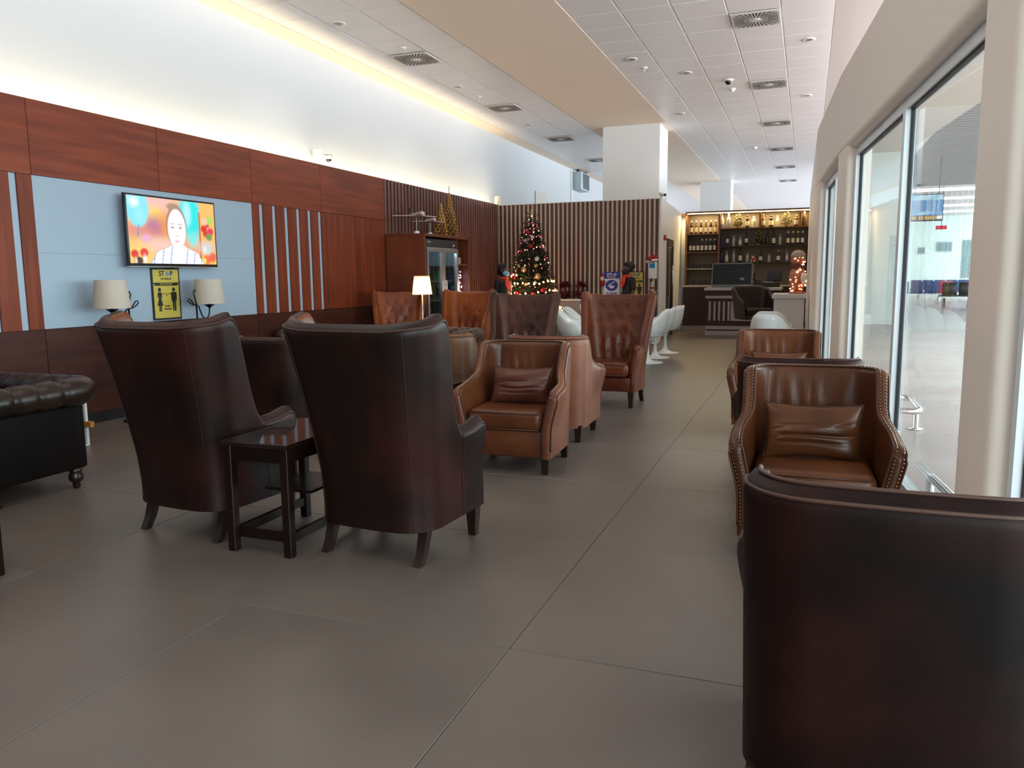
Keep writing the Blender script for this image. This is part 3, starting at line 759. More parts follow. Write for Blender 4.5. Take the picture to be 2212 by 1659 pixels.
# ================================================================== TELEVISION
def tvcol(u, v):
    """picture on the television screen, u to the right, v down (0..1), linear rgb"""
    def mix(a, b, t): return [a[i]+(b[i]-a[i])*t for i in range(3)]
    def blob(c, x, y, rx, ry, col, s=.9):
        d = math.hypot((u-x)/rx, (v-y)/ry); return mix(c, col, sm(1+s*.8, 1-s, d))
    c = [.95, .45, .22]
    c = blob(c, .30, .10, .25, .22, [.95, .55, .5]); c = blob(c, .30, .25, .08, .12, [1, .75, .15]); c = blob(c, .40, .42, .12, .2, [.95, .35, .06])
    c = blob(c, .27, .45, .09, .16, [.5, .2, .35]); c = blob(c, .15, .55, .18, .12, [.75, .25, .25]); c = blob(c, .12, .85, .2, .25, [1, .72, .2])
    c = blob(c, .35, .72, .18, .12, [1, .65, .55]); c = blob(c, .18, .62, .05, .06, [.9, .45, .75])
    c = blob(c, .70, .25, .16, .34, [.02, .85, .85], .35); c = blob(c, .66, .2, .05, .2, [.45, .95, 1], .6); c = blob(c, .72, .6, .06, .12, [.2, .9, .9])
    if u > .80: c = mix(c, [1, .55, .15], sm(.80, .82, u))
    if .795 < u < .815 and v > .16: c = [.7, .18, .06]
    for x, y, r, k in ((.90, .34, .035, [.8, .02, .06]), (.86, .42, .04, [.75, .03, .03]), (.94, .46, .04, [.85, .04, .1]), (.88, .5, .035, [.7, .05, .04]), (.93, .28, .045, [.45, .75, .12]), (.92, .55, .04, [.2, .35, .08]),
                       (.87, .30, .04, [1, .6, .4]), (.88, .92, .05, [.95, .2, .05]), (.95, .88, .05, [.9, .15, .08]), (.84, .94, .03, [1, .8, .2]), (.05, .86, .04, [.8, .05, .04]), (.15, .84, .045, [.85, .06, .05])):
        c = blob(c, x, y, r, r*1.6, k, .3)
    c = blob(c, .88, .72, .09, .1, [.75, .68, .7]); c = blob(c, .86, .76, .025, .06, [.9, .95, .9]); c = blob(c, .90, .77, .025, .06, [.55, .8, .8])
    c = blob(c, .09, .96, .05, .06, [.1, .05, .03], .3); c = blob(c, .06, .96, .012, .05, [1, .95, .85]); c = blob(c, .155, .94, .02, .07, [1, .97, .9])
    c = blob(c, .105, .17, .12, .29, [.25, .85, .95], .12); c = blob(c, .075, .09, .05, .08, [.9, 1, 1], .8); c = blob(c, .13, .30, .06, .12, [.35, .9, 1], .7)
    if abs(u-.105-.01*math.sin(v*20)) < .006 and .42 < v < .6: c = [.2, .3, .75]
    # presenter: shoulders in a pale checked shirt, head, hair
    def sh(v): return .30+.0*v
    if v > .72:
        hw = .09+.17*sm(.70, .86, v)+.05*sm(.86, 1, v)
        if abs(u-.53) < hw:
            c = [1.02, 1.05, 1.15]
            if abs(math.sin((u+.12*v)*34)) < .16: c = [.35, .38, .9]
            if abs(math.sin(v*30)) < .16: c = mix(c, [.6, .65, 1], .5)
            if abs(u-.53) < .055-.12*(v-.72): c = [1.15, 1.05, 1.05]
            if abs(abs(u-.53)-hw) < .006: c = [.35, .3, .5]
    c = blob(c, .53, .68, .055, .14, [1.1, .98, .98], .12)
    c = blob(c, .527, .42, .118, .335, [.42, .22, .2], .05)
    c = blob(c, .50, .11, .075, .055, [.45, .28, .18], .3)
    c = blob(c, .53, .455, .106, .315, [1.12, .99, 1.0], .06)
    for ex in (.482, .572):
        c = blob(c, ex, .43, .018, .014, [.3, .2, .2], .6); c = blob(c, ex, .375, .030, .010, [.7, .5, .45], .6)
    c = blob(c, .530, .56, .022, .010, [.85, .62, .6], .6)
    c = blob(c, .528, .645, .030, .014, [.85, .5, .5], .5)
    return c
tv = thing('television', 'wall mounted flat television showing a man in a checked shirt', 'tv', (PX, 6.69, 1.87), 0)
mk('bezel', MB().rbox((.085, 0, 0), (.035, 1.265, .715), .006, 2), BLACKP, tv, True, AUTO)
mk('wall_bracket', MB().box(-.006, .068, -.25, .25, -.2, .2), BLACKP, tv)
mk('chin_strip', MB().box(.068, .104, -.63, .63, -.366, -.358), STEEL, tv)
mk('sensor', MB().box(.07, .1, -.05, .05, -.375, -.366), BLACKP, tv)
def screen(name, parent, nx, ny, w, h, fn, frame, loc, strength):
    vs = []; fs = []; co = []
    for j in range(ny+1):
        for i in range(nx+1):
            u = i/nx; v = j/ny; p = frame @ Vector(((u-.5)*w, (.5-v)*h, 0)); vs.append(tuple(p+Vector(loc))); co.append(fn(u, v))
    for j in range(ny):
        for i in range(nx):
            a = j*(nx+1)+i; fs.append((a, a+nx+1, a+nx+2, a+1))
    me = bpy.data.meshes.new(name); me.from_pydata(vs, [], fs)
    at = me.color_attributes.new('Col', 'FLOAT_COLOR', 'POINT')
    at.data.foreach_set('color', [x for c in co for x in (c[0], c[1], c[2], 1)])
    me.materials.append(attr_emit(name+'_glow', strength)); return link(bpy.data.objects.new(name, me), parent)
screen('screen', tv, 150, 86, 1.225, .668, tvcol, MATLEFT, (.1045, 0, .004), .60)
# ================================================================== POSTERS
YEL = mat('poster_yellow', '#b9a948', .5); INK = mat('poster_black_ink', '#17181c', .5); BLUEINK = mat('poster_blue', '#27358f', .5); WPRINT = mat('poster_white', '#d6d9de', .5); REDINK = mat('poster_red', '#a02a20', .5)
def figure(mb, x, z, h, skirt):
    s = h/1.0; n = 14
    mb.prism([(x+.085*s*math.cos(2*PI*k/n), z+h-.085*s+.085*s*math.sin(2*PI*k/n)) for k in range(n)], 0, .001)
    top = z+h-.19*s
    if skirt: P = [(-.10, 0), (.10, 0), (.13, -.22), (.10, -.24), (.075, -.12), (.07, -.3), (.16, -.56), (.07, -.56), (.07, -.8), (.01, -.8), (.01, -.56), (-.01, -.56), (-.01, -.8), (-.07, -.8), (-.07, -.56), (-.16, -.56), (-.07, -.3), (-.075, -.12), (-.10, -.24), (-.13, -.22)]
    else: P = [(-.13, 0), (.13, 0), (.16, -.06), (.15, -.38), (.11, -.38), (.10, -.12), (.09, -.8), (.015, -.8), (.01, -.42), (-.01, -.42), (-.015, -.8), (-.09, -.8), (-.10, -.12), (-.11, -.38), (-.15, -.38), (-.16, -.06)]
    mb.prism([(x+a*s, top+b*s) for a, b in P][::-1], 0, .001)
def flat(mb, frame, loc):
    M = frame.to_4x4(); M.translation = loc; return mb.xf(M)
def virus(mb, x, z, r):
    n = 12; pts = []
    for k in range(n*2):
        a = PI*k/n; q = r if k % 2 else r*1.3; pts.append((x+q*math.cos(a), z+q*math.sin(a)))
    mb.prism(pts, 0, .0012)
def stop_poster(label, loc, frame, w, h, kind='yellow', lean=0):
    t = thing('safety_poster', label, 'poster', loc, 0)
    def F(mb, d): 
        return flat(mb, frame, frame @ Vector((0, 0, d)))
    Y = YEL
    mk('frame', F(MB().prism([(-w/2, -h/2), (w/2, -h/2), (w/2, h/2), (-w/2, h/2)], 0, .012), 0), INK, t)
    b = MB(); e = .02
    b.prism([(-w/2+e, h/2-e-.25*h), (w/2-e, h/2-e-.25*h), (w/2-e, h/2-e), (-w/2+e, h/2-e)], 0, .003); mk('header_field', F(b, .0105), Y, t)
    b = MB(); b.prism([(-w/2+e, -h/2+e), (w/2-e, -h/2+e), (w/2-e, h/2-e-.27*h), (-w/2+e, h/2-e-.27*h)], 0, .003); mk('main_field', F(b, .0105), Y, t)
    P = lambda x, z, d=.0145: frame @ Vector((x, z, d))
    text('ST', h*.13, P(-w*.14, h*.385), frame, INK, t, bold=.002); text('P', h*.13, P(w*.20, h*.385), frame, INK, t, bold=.002)
    v = MB(); virus(v, w*.06, h*.385, h*.04); mk('virus_symbol', F(v, .0138), mat('symbol_grey_blue', '#6c7fa8', .5), t)
    text('THE SPREAD', h*.05, P(0, h*.285), frame, INK, t, bold=.0006)
    b = MB(); b.prism([(-w*.40, h*.155), (w*.40, h*.155), (w*.42, h*.185), (w*.40, h*.215), (-w*.40, h*.215), (-w*.42, h*.185)], 0, .001); mk('banner', F(b, .0138), INK, t)
    text('KEEP THE DISTANCE', h*.042, P(0, h*.185, .0158), frame, Y, t, sx=.78)
    b = MB(); figure(b, -w*.25, -h*.34, h*.46, True); figure(b, w*.25, -h*.34, h*.46, False); mk('figures', F(b, .0138), INK, t)
    b = MB(); b.prism([(-w*.12, -h*.0045), (w*.12, -h*.0045), (w*.12, h*.0045), (-w*.12, h*.0045)], 0, .001); b.prism([(w*.16, 0), (w*.10, h*.014), (w*.10, -h*.014)], 0, .001); b.prism([(-w*.16, 0), (-w*.10, -h*.014), (-w*.10, h*.014)], 0, .001)
    mk('arrow', F(b, .0138), INK, t); text('1.5M', h*.032, P(0, -h*.035), frame, INK, t)
    text('SOCIAL', h*.04, P(w*.0, -h*.24), frame, INK, t, bold=.0008); text('DISTANCING', h*.04, P(w*.0, -h*.295), frame, INK, t, sx=.8, bold=.0008)
    return t
stop_poster('yellow and black STOP THE SPREAD poster on the white panel under the television', (PX-.007, 6.625, 1.225), MATLEFT, .395, .55)
stop_poster('yellow STOP poster on the slatted partition, half hidden by the right hand attendant', (-3.36, 16.432, 1.13), MATBACK, .36, .66)
t = thing('safety_poster', 'blue and white STOP poster with hand washing symbol on the slatted partition', 'poster', (-3.86, 16.43, 1.10), 0)
def FB(mb, d): return flat(mb, MATBACK, MATBACK @ Vector((0, 0, d)))
def PB(x, z, d=.0145): return MATBACK @ Vector((x, z, d))
w_, h_ = .335, .72
mk('board', FB(MB().prism([(-w_/2, -h_/2), (w_/2, -h_/2), (w_/2, h_/2), (-w_/2, h_/2)], 0, .012), 0), WPRINT, t)
mk('header_field', FB(MB().prism([(-w_/2, h_*.30), (w_/2, h_*.30), (w_/2, h_/2), (-w_/2, h_/2)], 0, .0015), .0118), BLUEINK, t)
text('ST', .105, PB(-.05, .29), MATBACK, WPRINT, t, bold=.003); text('P', .105, PB(.08, .29), MATBACK, WPRINT, t, bold=.002)
v = MB(); virus(v, .028, .29, .027); mk('virus_symbol', FB(v, .0135), mat('symbol_grey_blue', ''), t)
text('THE SPREAD', .035, PB(0, .235), MATBACK, WPRINT, t)
mk('round_field', FB(MB().prism([(.135*math.cos(2*PI*k/32), .075+.118*math.sin(2*PI*k/32)) for k in range(32)], 0, .0015), .0118), BLUEINK, t)
b = MB()
b.prism([(-.06, .045), (-.02, .01), (.045, .02), (.06, .055), (.03, .075), (-.01, .07), (-.035, .085)], 0, .0012)
b.prism([(-.085, .06), (-.07, .05), (-.03, .095), (.0, .1), (-.005, .115), (-.045, .11)], 0, .0012)
b.prism([(.0, .12), (.05, .13), (.065, .16), (.052, .165), (.04, .145), (.0, .135)], 0, .0012)
mk('washing_hands_symbol', FB(b, .0135), WPRINT, t)
text('PLEASE', .075, PB(0, -.10), MATBACK, BLUEINK, t, bold=.002); text('WASH HANDS', .042, PB(0, -.17), MATBACK, BLUEINK, t, bold=.001)
# ================================================================== LAMPS
def scroll_lamp(label, x, y, flip):
    t = thing('floor_lamp', label, 'lamp', (x, y, 0)); s = -1 if flip else 1
    mk('base', MB().lathe([(.12, 0), (.12, .012), (.05, .03), (.012, .04)], 18), IRON, t, True)
    mk('pole', MB().tube([(0, 0, .03), (0, 0, 1.115)], .0095, 8), IRON, t, True)
    b = MB()
    b.tube([(0, s*.0, 1.10), (0, -s*.035, 1.085), (0, -s*.055, 1.03), (0, -s*.075, .985), (0, -s*.11, .955), (0, -s*.15, .955), (0, -s*.18, .985), (0, -s*.192, 1.03), (0, -s*.195, 1.075)], .0075, 8)
    mk('lamp_arm', b, IRON, t, True)
    b = MB(); b.tube([(0, 0, 1.10), (0, s*.05, 1.105), (0, s*.10, 1.13), (0, s*.125, 1.155), (0, s*.115, 1.172), (0, s*.085, 1.165), (0, s*.055, 1.13), (0, s*.02, 1.10)], .0065, 8)
    b.tube([(0, s*.0, 1.112), (0, s*.02, 1.19), (0, s*.035, 1.235), (0, s*.02, 1.262), (0, s*.0, 1.25)], .0065, 8); mk('scrolls', b, IRON, t, True)
    mk('drip_cup', MB().lathe([(.008, 1.06), (.02, 1.075), (.055, 1.098), (.055, 1.102), (.012, 1.10), (.012, 1.16)], 14, (0, -s*.195, 0)), IRON, t, True)
    mk('lamp_shade', MB().lathe([(.165, 1.112), (.135, 1.375), (.132, 1.375), (.162, 1.112)], 32, (0, -s*.195, 0), caps=False), SHADE, t, True, AUTO)
    mk('bulb', MB().ball((0, -s*.195, 1.22), .028, 10, 8), mat('unlit_bulb', '#e5e2da', .4), t, True)
scroll_lamp('unlit iron lamp with cream shade and scrolled arm, left of the yellow poster', -6.12, 5.84, False)
scroll_lamp('unlit iron lamp with cream shade and scrolled arm, right of the yellow poster', -6.12, 6.745, True)
t = thing('table_lamp', 'lit table lamp with glowing cream shade and chrome stem in front of the fridge', 'lamp', (-4.93, 9.72, .55))
mk('base', MB().lathe([(.075, 0), (.075, .012), (.02, .022)], 18), CHROME, t, True)
mk('stem', MB().lathe([(.011, .02), (.011, .2), (.017, .215), (.011, .23), (.011, .60)], 12), CHROME, t, True)
def lit_shade():
    m = bpy.data.materials.new('lit_shade_cloth'); m.use_nodes = True; n = m.node_tree.nodes; l = m.node_tree.links
    n.remove(n['Principled BSDF'])
    d = n.new('ShaderNodeBsdfDiffuse'); d.inputs[0].default_value = lin('#e9dcc0'); tr = n.new('ShaderNodeBsdfTranslucent'); tr.inputs[0].default_value = lin('#ffdcaa')
    a = n.new('ShaderNodeMixShader'); a.inputs[0].default_value = .6; l.new(d.outputs[0], a.inputs[1]); l.new(tr.outputs[0], a.inputs[2]); l.new(a.outputs[0], n['Material Output'].inputs[0]); return m
LSH = lit_shade()
mk('lamp_shade', MB().lathe([(.135, .595), (.105, .84)], 32, caps=False), LSH, t, True)
mk('bulb', MB().ball((0, 0, .72), .028, 10, 8), mat('lit_bulb', '#fff0c8', .4, emit=60, ecol='#ffd68a'), t, True)
point('lamp_bulb_light', (-4.93, 9.72, 1.24), 11, (1, .70, .36), .03)
# ================================================================== FRIDGE CABINET
fc = thing('fridge_cabinet', 'tall wood cabinet housing the fridge, with an open shelf niche at right', 'cabinet', (-6.38, 11.35, 0))
CABW = mat('cabinet_wood', '#5c2a1c', .4, '#70381f', 2.5, (1, 5, .4))
D = .69
mk('side_panel', MB().box(0, D, 0, .03, 0, 2.03), CABW, fc); mk('top_panel', MB().box(0, D, 0, 1.74, 2.031, 2.07), CABW, fc)
mk('divider', MB().box(0, D-.02, 1.27, 1.30, 0, 2.03), CABW, fc); mk('side_panel', MB().box(0, D, 1.71, 1.74, 0, 2.03), CABW, fc)
mk('back_panel', MB().box(0, .02, .03, 1.71, 0, 2.03), RIBBACK, fc)
mk('shelf', MB().box(.021, D-.02, 1.301, 1.709, 1.58, 1.605), CABW, fc); mk('shelf', MB().box(.021, D-.02, 1.301, 1.709, 1.02, 1.045), CABW, fc)
fr = thing('display_fridge', 'steel double glass door drinks fridge inside the wood cabinet', 'fridge', (-6.34, 11.39, 0))
DKST = mat('dark_steel', '#3c4247', .35, metal=.6); FIN = mat('fridge_inside', '#59636a', .5)
fw_, fd = 1.22, .615
mk('cabinet_shell', MB().box(0, fd, 0, .03, 0, 1.99).box(0, fd, fw_-.03, fw_, 0, 1.99).box(0, .03, .03, fw_-.03, 0, 1.99).box(.03, fd, .03, fw_-.03, 1.96, 1.99).box(.03, fd, .03, fw_-.03, 0, .18), FIN, fr)
mk('header', MB().box(fd, fd+.02, .01, fw_-.01, 1.86, 1.985), DKST, fr)
mk('thermostat', MB().lathe([(.02, 0), (.02, .008)], 12).xf(Matrix.Translation((fd+.02, fw_-.14, 1.91)) @ Matrix.Rotation(PI/2, 4, 'Y')), WPRINT, fr)
mk('maker_plate', MB().box(fd+.0201, fd+.023, .08, .2, 1.93, 1.955), STEEL, fr)
for z in (1.56, 1.30, .98, .62): mk('wire_shelf', MB().box(.04, fd-.06, .04, fw_-.04, z, z+.012), STEEL, fr)
for i in range(2):
    y0 = .012+i*.602; y1 = y0+.594
    d = mk('door', MB().box(fd+.002, fd+.05, y0, y0+.055, .2, 1.85).box(fd+.002, fd+.05, y1-.055, y1, .2, 1.85).box(fd+.002, fd+.05, y0+.055, y1-.055, 1.79, 1.85).box(fd+.002, fd+.05, y0+.055, y1-.055, .2, .26), STEEL, fr)
    mk('glass_pane', MB().box(fd+.02, fd+.028, y0+.05, y1-.05, .25, 1.8), GLASSB, d)
    yy = y1-.03 if i == 0 else y0+.03
    mk('handle', MB().tube([(fd+.05, yy, .98), (fd+.085, yy, 1.0), (fd+.085, yy, 1.32), (fd+.05, yy, 1.34)], .011, 8), CHROME, d, True)
def carton(name, label, loc, sx, sy, sz, m, cat='carton', group=None):
    o = mk(name, MB().rbox((0, 0, sz/2), (sx, sy, sz), .004, 1), m); o.location = loc; tag(o, label, cat, group); return o
PINK = mat('pink_carton', '#b85a68', .5); GRN = mat('green_carton', '#3f9d72', .5); GRYC = mat('grey_carton', '#9c9488', .5)
fx = -6.34
carton('drink_carton', 'first pink drink carton behind the left fridge door', (fx+.46, 11.52, 1.313), .08, .06, .2, PINK, group='cartons in the fridge')
carton('drink_carton', 'second pink drink carton behind the left fridge door', (fx+.46, 11.62, 1.313), .08, .06, .21, mat('rose_carton', '#a9485a', .5), group='cartons in the fridge')
carton('drink_carton', 'tall grey carton right of the pink ones in the fridge', (fx+.42, 11.78, 1.313), .1, .09, .24, GRYC, group='cartons in the fridge')
carton('drink_carton', 'green drink carton behind the right fridge door', (fx+.46, 12.16, 1.313), .09, .13, .17, GRN, group='cartons in the fridge')
carton('drink_carton', 'grey carton on the top fridge shelf', (fx+.44, 11.56, 1.573), .1, .12, .18, GRYC, group='cartons in the fridge')
for i in range(5):
    b = mk('water_bottle', MB().lathe([(.03, 0), (.032, .12), (.012, .17), (.012, .2)], 10), mat('dark_drink', '#39465a', .2), None, True); b.location = (fx+.45, 11.5+.1*i+(.1 if i > 3 else 0), .992)
    tag(b, '%s dark drink bottle from the left on the lower fridge shelf' % _ord[i], 'bottle', 'dark bottles on the lower fridge shelf')
for i in range(4):
    b = mk('water_bottle', MB().lathe([(.03, 0), (.032, .14), (.012, .19), (.012, .215)], 10), mat('green_drink', '#1f4a3a', .2), None, True); b.location = (fx+.46, 11.52+.11*i, .632)
    tag(b, '%s green glass bottle from the left on the bottom fridge shelf' % _ord[i], 'bottle', 'green bottles on the bottom fridge shelf')
o = carton('woven_basket', 'pale woven box on the upper niche shelf beside the fridge', (-5.95, 12.85, 1.605), .3, .26, .11, mat('pale_wicker', '#b3a48c', .8, bump=.5, bscale=90), 'basket')
mk('basket_rim', MB().tube([(-.15, -.13, .11), (.15, -.13, .11), (.15, .13, .11), (-.15, .13, .11)], .008, 6, True), mat('pale_wicker', ''), o, True)
gb = thing('gift_hamper', 'lit white and magenta gift hamper with fairy lights in the lower niche', 'hamper', (-5.95, 12.86, 1.045))
mk('wrapped_box', MB().rbox((0, 0, .15), (.26, .26, .28), .03, 2), mat('white_wrap', '#c9cfe2', .35), gb, True, AUTO)
mk('bow', MB().ball((.05, 0, .36), .08, 10, 8, .9).ball((.03, .08, .33), .05, 8, 6).ball((.03, -.08, .42), .045, 8, 6), mat('magenta_foil', '#7d1440', .3, metal=.3), gb, True)
b = MB(); r3 = random.Random(5)
for k in range(26): b.ball((.14+r3.uniform(0, .02), r3.uniform(-.13, .13), r3.uniform(.02, .46)), .010, 6, 4)
stuff(mk('fairy_lights', b, mat('cool_fairy_light', '#ffffff', .5, emit=5, ecol='#e8e0ff'), gb))
point('fridge_lamp', (-5.95, 12.0, 1.9), 7, (.85, .95, 1), .04)
# model planes and golden cone trees on the cabinet
PLW = mat('model_plane_white', '#cfc2c0', .3); PLD = mat('model_plane_dark', '#4a3f3c', .4)
def plane(label, loc, s, rz):
    t = thing('model_airplane', label, 'model plane', loc, rz)
    def X(mb): return mb.xf(Matrix.Translation((0, 0, .33*s+.08)) @ Matrix.Diagonal((s, s, s, 1)))
    n = 14; b = MB(); b.tube([(0, -.5, .03), (0, -.42, .015), (0, -.3, 0), (0, .3, 0), (0, .42, 0), (0, .48, -.005), (0, .5, -.01)], lambda u: .055*(min(1, .25+u*3.2) if u < .5 else (1 if u < .8 else max(.12, 1-(u-.8)*4.4))), 14)
    mk('fuselage', X(b), PLW, t, True)
    for sx in (-1, 1):
        mk('wing', X(MB().prism([(0, .1), (sx*.52, -.14), (sx*.52, -.2), (0, -.08)], -.02, -.008)), PLW, t)
        mk('tailplane', X(MB().prism([(0, -.38), (sx*.19, -.48), (sx*.19, -.52), (0, -.48)], .02, .03)), PLW, t)
        mk('engine', X(MB().lathe([(.022, -.05), (.028, 0), (.026, .05)], 10).xf(Matrix.Translation((sx*.19, .06, -.05)) @ Matrix.Rotation(-PI/2, 4, 'X'))), PLD, t, True)
    mk('tail_fin', X(MB().extr([(-.36, .03), (-.5, .03), (-.54, .2), (-.47, .2)], 'x', -.006, .006)), PLD, t)
    mk('stand_rod', MB().tube([(0, 0, .06), (0, 0, .33*s+.06)], .008, 8), CHROME, t)
    mk('stand_foot', MB().lathe([(.05, 0), (.045, .05), (.02, .065)], 14), WPRINT, t, True)
plane('white model airplane on a stand on the fridge cabinet, nearer the wood wall', (-6.02, 11.73, 2.07), .72, -2.36)
plane('smaller white model airplane on the fridge cabinet beside the golden cone', (-6.05, 12.28, 2.07), .55, -2.36)
GOLD = mat('antique_gold', '#8a6330', .4, '#a87c3c', 8, metal=.6)
def cone_tree(label, loc, h, r, finial):
    t = thing('filigree_cone', label, 'ornament', loc)
    b = MB(); n = 9; lev = int(h/.055)
    r4 = random.Random(int(h*100))
    for j in range(lev):
        z0 = h*j/lev; z1 = h*(j+1)/lev; ra = r*(1-z0/h*.93); rb_ = r*(1-z1/h*.93)
        for k in range(n):
            a0 = 2*PI*(k+.5*(j % 2))/n; a1 = a0+2*PI/n*(.5); a2 = a0-2*PI/n*.5
            for a in (a1, a2):
                b.tube([(ra*math.cos(a0), ra*math.sin(a0), z0), (((ra+rb_)/2)*1.08*math.cos((a0+a)/2), ((ra+rb_)/2)*1.08*math.sin((a0+a)/2), (z0+z1)/2), (rb_*math.cos(a), rb_*math.sin(a), z1)], .008, 4)
    mk('filigree_shell', b, GOLD, t)
    mk('inner_cone', MB().lathe([(r*.82, 0), (.006, h*.97)], 14), mat('gold_core', '#5f4524', .6), t, True)
    if finial: mk('finial', MB().tube([(0, 0, h*.96), (0, 0, h+.12)], .006, 6), GOLD, t)
cone_tree('smaller golden filigree cone on the fridge cabinet', (-6.0, 12.62, 2.07), .58, .12, False)
cone_tree('taller golden filigree cone with finial on the fridge cabinet', (-5.98, 12.93, 2.07), .78, .155, True)
# ================================================================== CHRISTMAS TREE
NEED = mat('fir_needles', '#16271a', .7, '#2a3d22', 9); TRUNKM = mat('tree_trunk', '#33241a', .8)
WARML = mat('warm_fairy_bulb', '#fff0d8', .5, emit=8, ecol='#ffae70'); REDL = mat('red_fairy_bulb', '#ff8a90', .5, emit=6, ecol='#ff4a60')
def fir(t, h, r0, zb, n, m, seed, needle=.10, w=.012):
    r = random.Random(seed); vs = []; fs = []
    for k in range(n):
        q = r.random()**.75; z = zb+(h-zb)*(1-q) if False else zb+(h-zb)*(1-math.sqrt(r.random()))
        R = r0*(1-(z-zb)/(h-zb))**.9+.02
        lay = .8+.2*abs(math.sin((z-zb)*15))
        a = r.uniform(0, 2*PI); rr = R*lay*r.uniform(.25, 1.02)
        p = Vector((rr*math.cos(a), rr*math.sin(a), z-rr*.12))
        d = Vector((math.cos(a+r.uniform(-.9, .9)), math.sin(a+r.uniform(-.9, .9)), r.uniform(-.35, .45))).normalized()*needle*r.uniform(.6, 1.2)
        s = d.cross(Vector((r.uniform(-1, 1), r.uniform(-1, 1), 1))).normalized()*w*r.uniform(.6, 1.3)
        b = len(vs); vs += [p-s*.6, p+d*.5-s, p+d, p+d*.5+s, p+s*.6]; fs += [(b, b+1, b+2, b+3, b+4)]
    return stuff(mk('foliage', MB().add(vs, fs), m, t))
def spiral(h, r0, zb, turns, n, z0, z1, ph, rnd_):
    out = []
    for k in range(n):
        q = k/(n-1); z = z0+(z1-z0)*q+rnd_.uniform(-.025, .025)
        R = r0*(1-(z-zb)/(h-zb))**.9*1.0+.03; a = ph+2*PI*turns*q+rnd_.uniform(-.05, .05)
        out.append((R*math.cos(a), R*math.sin(a), z-R*.12))
    return out
tr = thing('christmas_tree', 'tall decorated Christmas tree glowing with lights before the slatted partition', 'tree', (-5.17, 15.05, 0))
mk('trunk', MB().lathe([(.05, 0), (.045, .8), (.01, 2.4)], 10), TRUNKM, tr)
mk('stand', MB().lathe([(.28, 0), (.28, .03), (.09, .06), (.08, .2)], 16), mat('tree_stand_green', '#1c2a1e', .5), tr, True)
fir(tr, 2.62, .66, .45, 9500, NEED, 3, .14, .011)
r6 = random.Random(11)
bw = MB(); br = MB()
for p in spiral(2.62, .66, .45, 4.6, 120, .62, 1.46, .4, r6): bw.ball(p, .019, 8, 5)
for p in spiral(2.62, .66, .45, 3.5, 26, 1.5, 2.55, 2.0, r6): bw.ball(p, .011, 6, 4)
for p in spiral(2.62, .64, .45, 5.2, 60, 1.42, 2.45, 1.2, r6): br.ball(p, .0095, 6, 4)
stuff(mk('warm_fairy_lights', bw, WARML, tr)); stuff(mk('red_fairy_lights', br, REDL, tr))
mk('light_cable', MB().tube(spiral(2.62, .62, .45, 9, 240, .62, 2.45, .4, r6), .0025, 4), mat('cable_green', '#0f1a10', .6), tr)
BG = mat('champagne_bauble', '#a08763', .3, metal=.6); BRD = mat('red_bauble', '#8d1420', .25, metal=.5); BSV = mat('silver_ribbon', '#b9b6b0', .35, metal=.3)
for (a, z, rr, m) in ((-1.7, 1.55, .06, BG), (-.95, 1.42, .065, BG), (-1.5, 1.27, .035, BG), (-1.1, 1.3, .035, BSV), (-2.1, 1.62, .035, BSV), (-1.3, 2.0, .045, BRD), (-1.75, 2.25, .05, BRD), (-1.6, 2.12, .03, BG), (-2.2, 1.9, .04, BRD), (-.9, 1.75, .05, BSV), (-1.0, 1.62, .04, BG), (-2.3, 1.4, .05, BRD), (-1.2, 1.08, .05, BRD), (-1.9, 1.1, .045, BRD), (-1.2, 2.16, .045, BSV), (-1.9, 2.1, .04, BSV), (-.75, 1.15, .06, BRD)):
    R = .66*(1-(z-.45)/2.17)**.9*.97+.02
    o = mk('bauble', MB().ball((0, 0, 0), rr, 12, 8), m, tr, True); o.location = (R*math.cos(a), R*math.sin(a), z-R*.1)
mk('top_star', MB().lathe([(.03, -.05), (.012, .02), (.022, .06), (.002, .1)], 8), mat('tree_topper', '#c6ad80', .3, metal=.5), tr).location = (0, 0, 2.60)
point('tree_glow', (-5.17, 14.30, 1.15), 18, (1, .46, .24), .15)
# ================================================================== PEOPLE
SKIN = mat('brown_skin', '#4a2c20', .5, '#54342a', 8); SHIRT = mat('black_uniform', '#131318', .8); HAIR = mat('black_hair', '#0b0909', .6, bump=.5, bscale=160); SCARF = mat('orange_scarf', '#c2341c', .6)
def skin_obj(name, pts, edges, radii, m, parent, root=0, sub=2):
    me = bpy.data.meshes.new(name); me.from_pydata(pts, edges, []); o = bpy.data.objects.new('tmp_'+name, me); C.objects.link(o)
    md = o.modifiers.new('s', 'SKIN'); md.use_smooth_shade = True; md.branch_smoothing = .3
    for i, v in enumerate(me.skin_vertices[0].data):
        r = radii[i]; v.radius = r if isinstance(r, tuple) else (r, r); v.use_root = (i == root)
    s = o.modifiers.new('u', 'SUBSURF'); s.levels = sub; s.render_levels = sub
    dg = bpy.context.evaluated_depsgraph_get(); dg.update()
    m2 = bpy.data.meshes.new_from_object(o.evaluated_get(dg)); bpy.data.objects.remove(o)
    m2.materials.clear(); m2.materials.append(m); m2.name = name
    m2.polygons.foreach_set('use_smooth', [True]*len(m2.polygons))
    return link(bpy.data.objects.new(name, m2), parent)
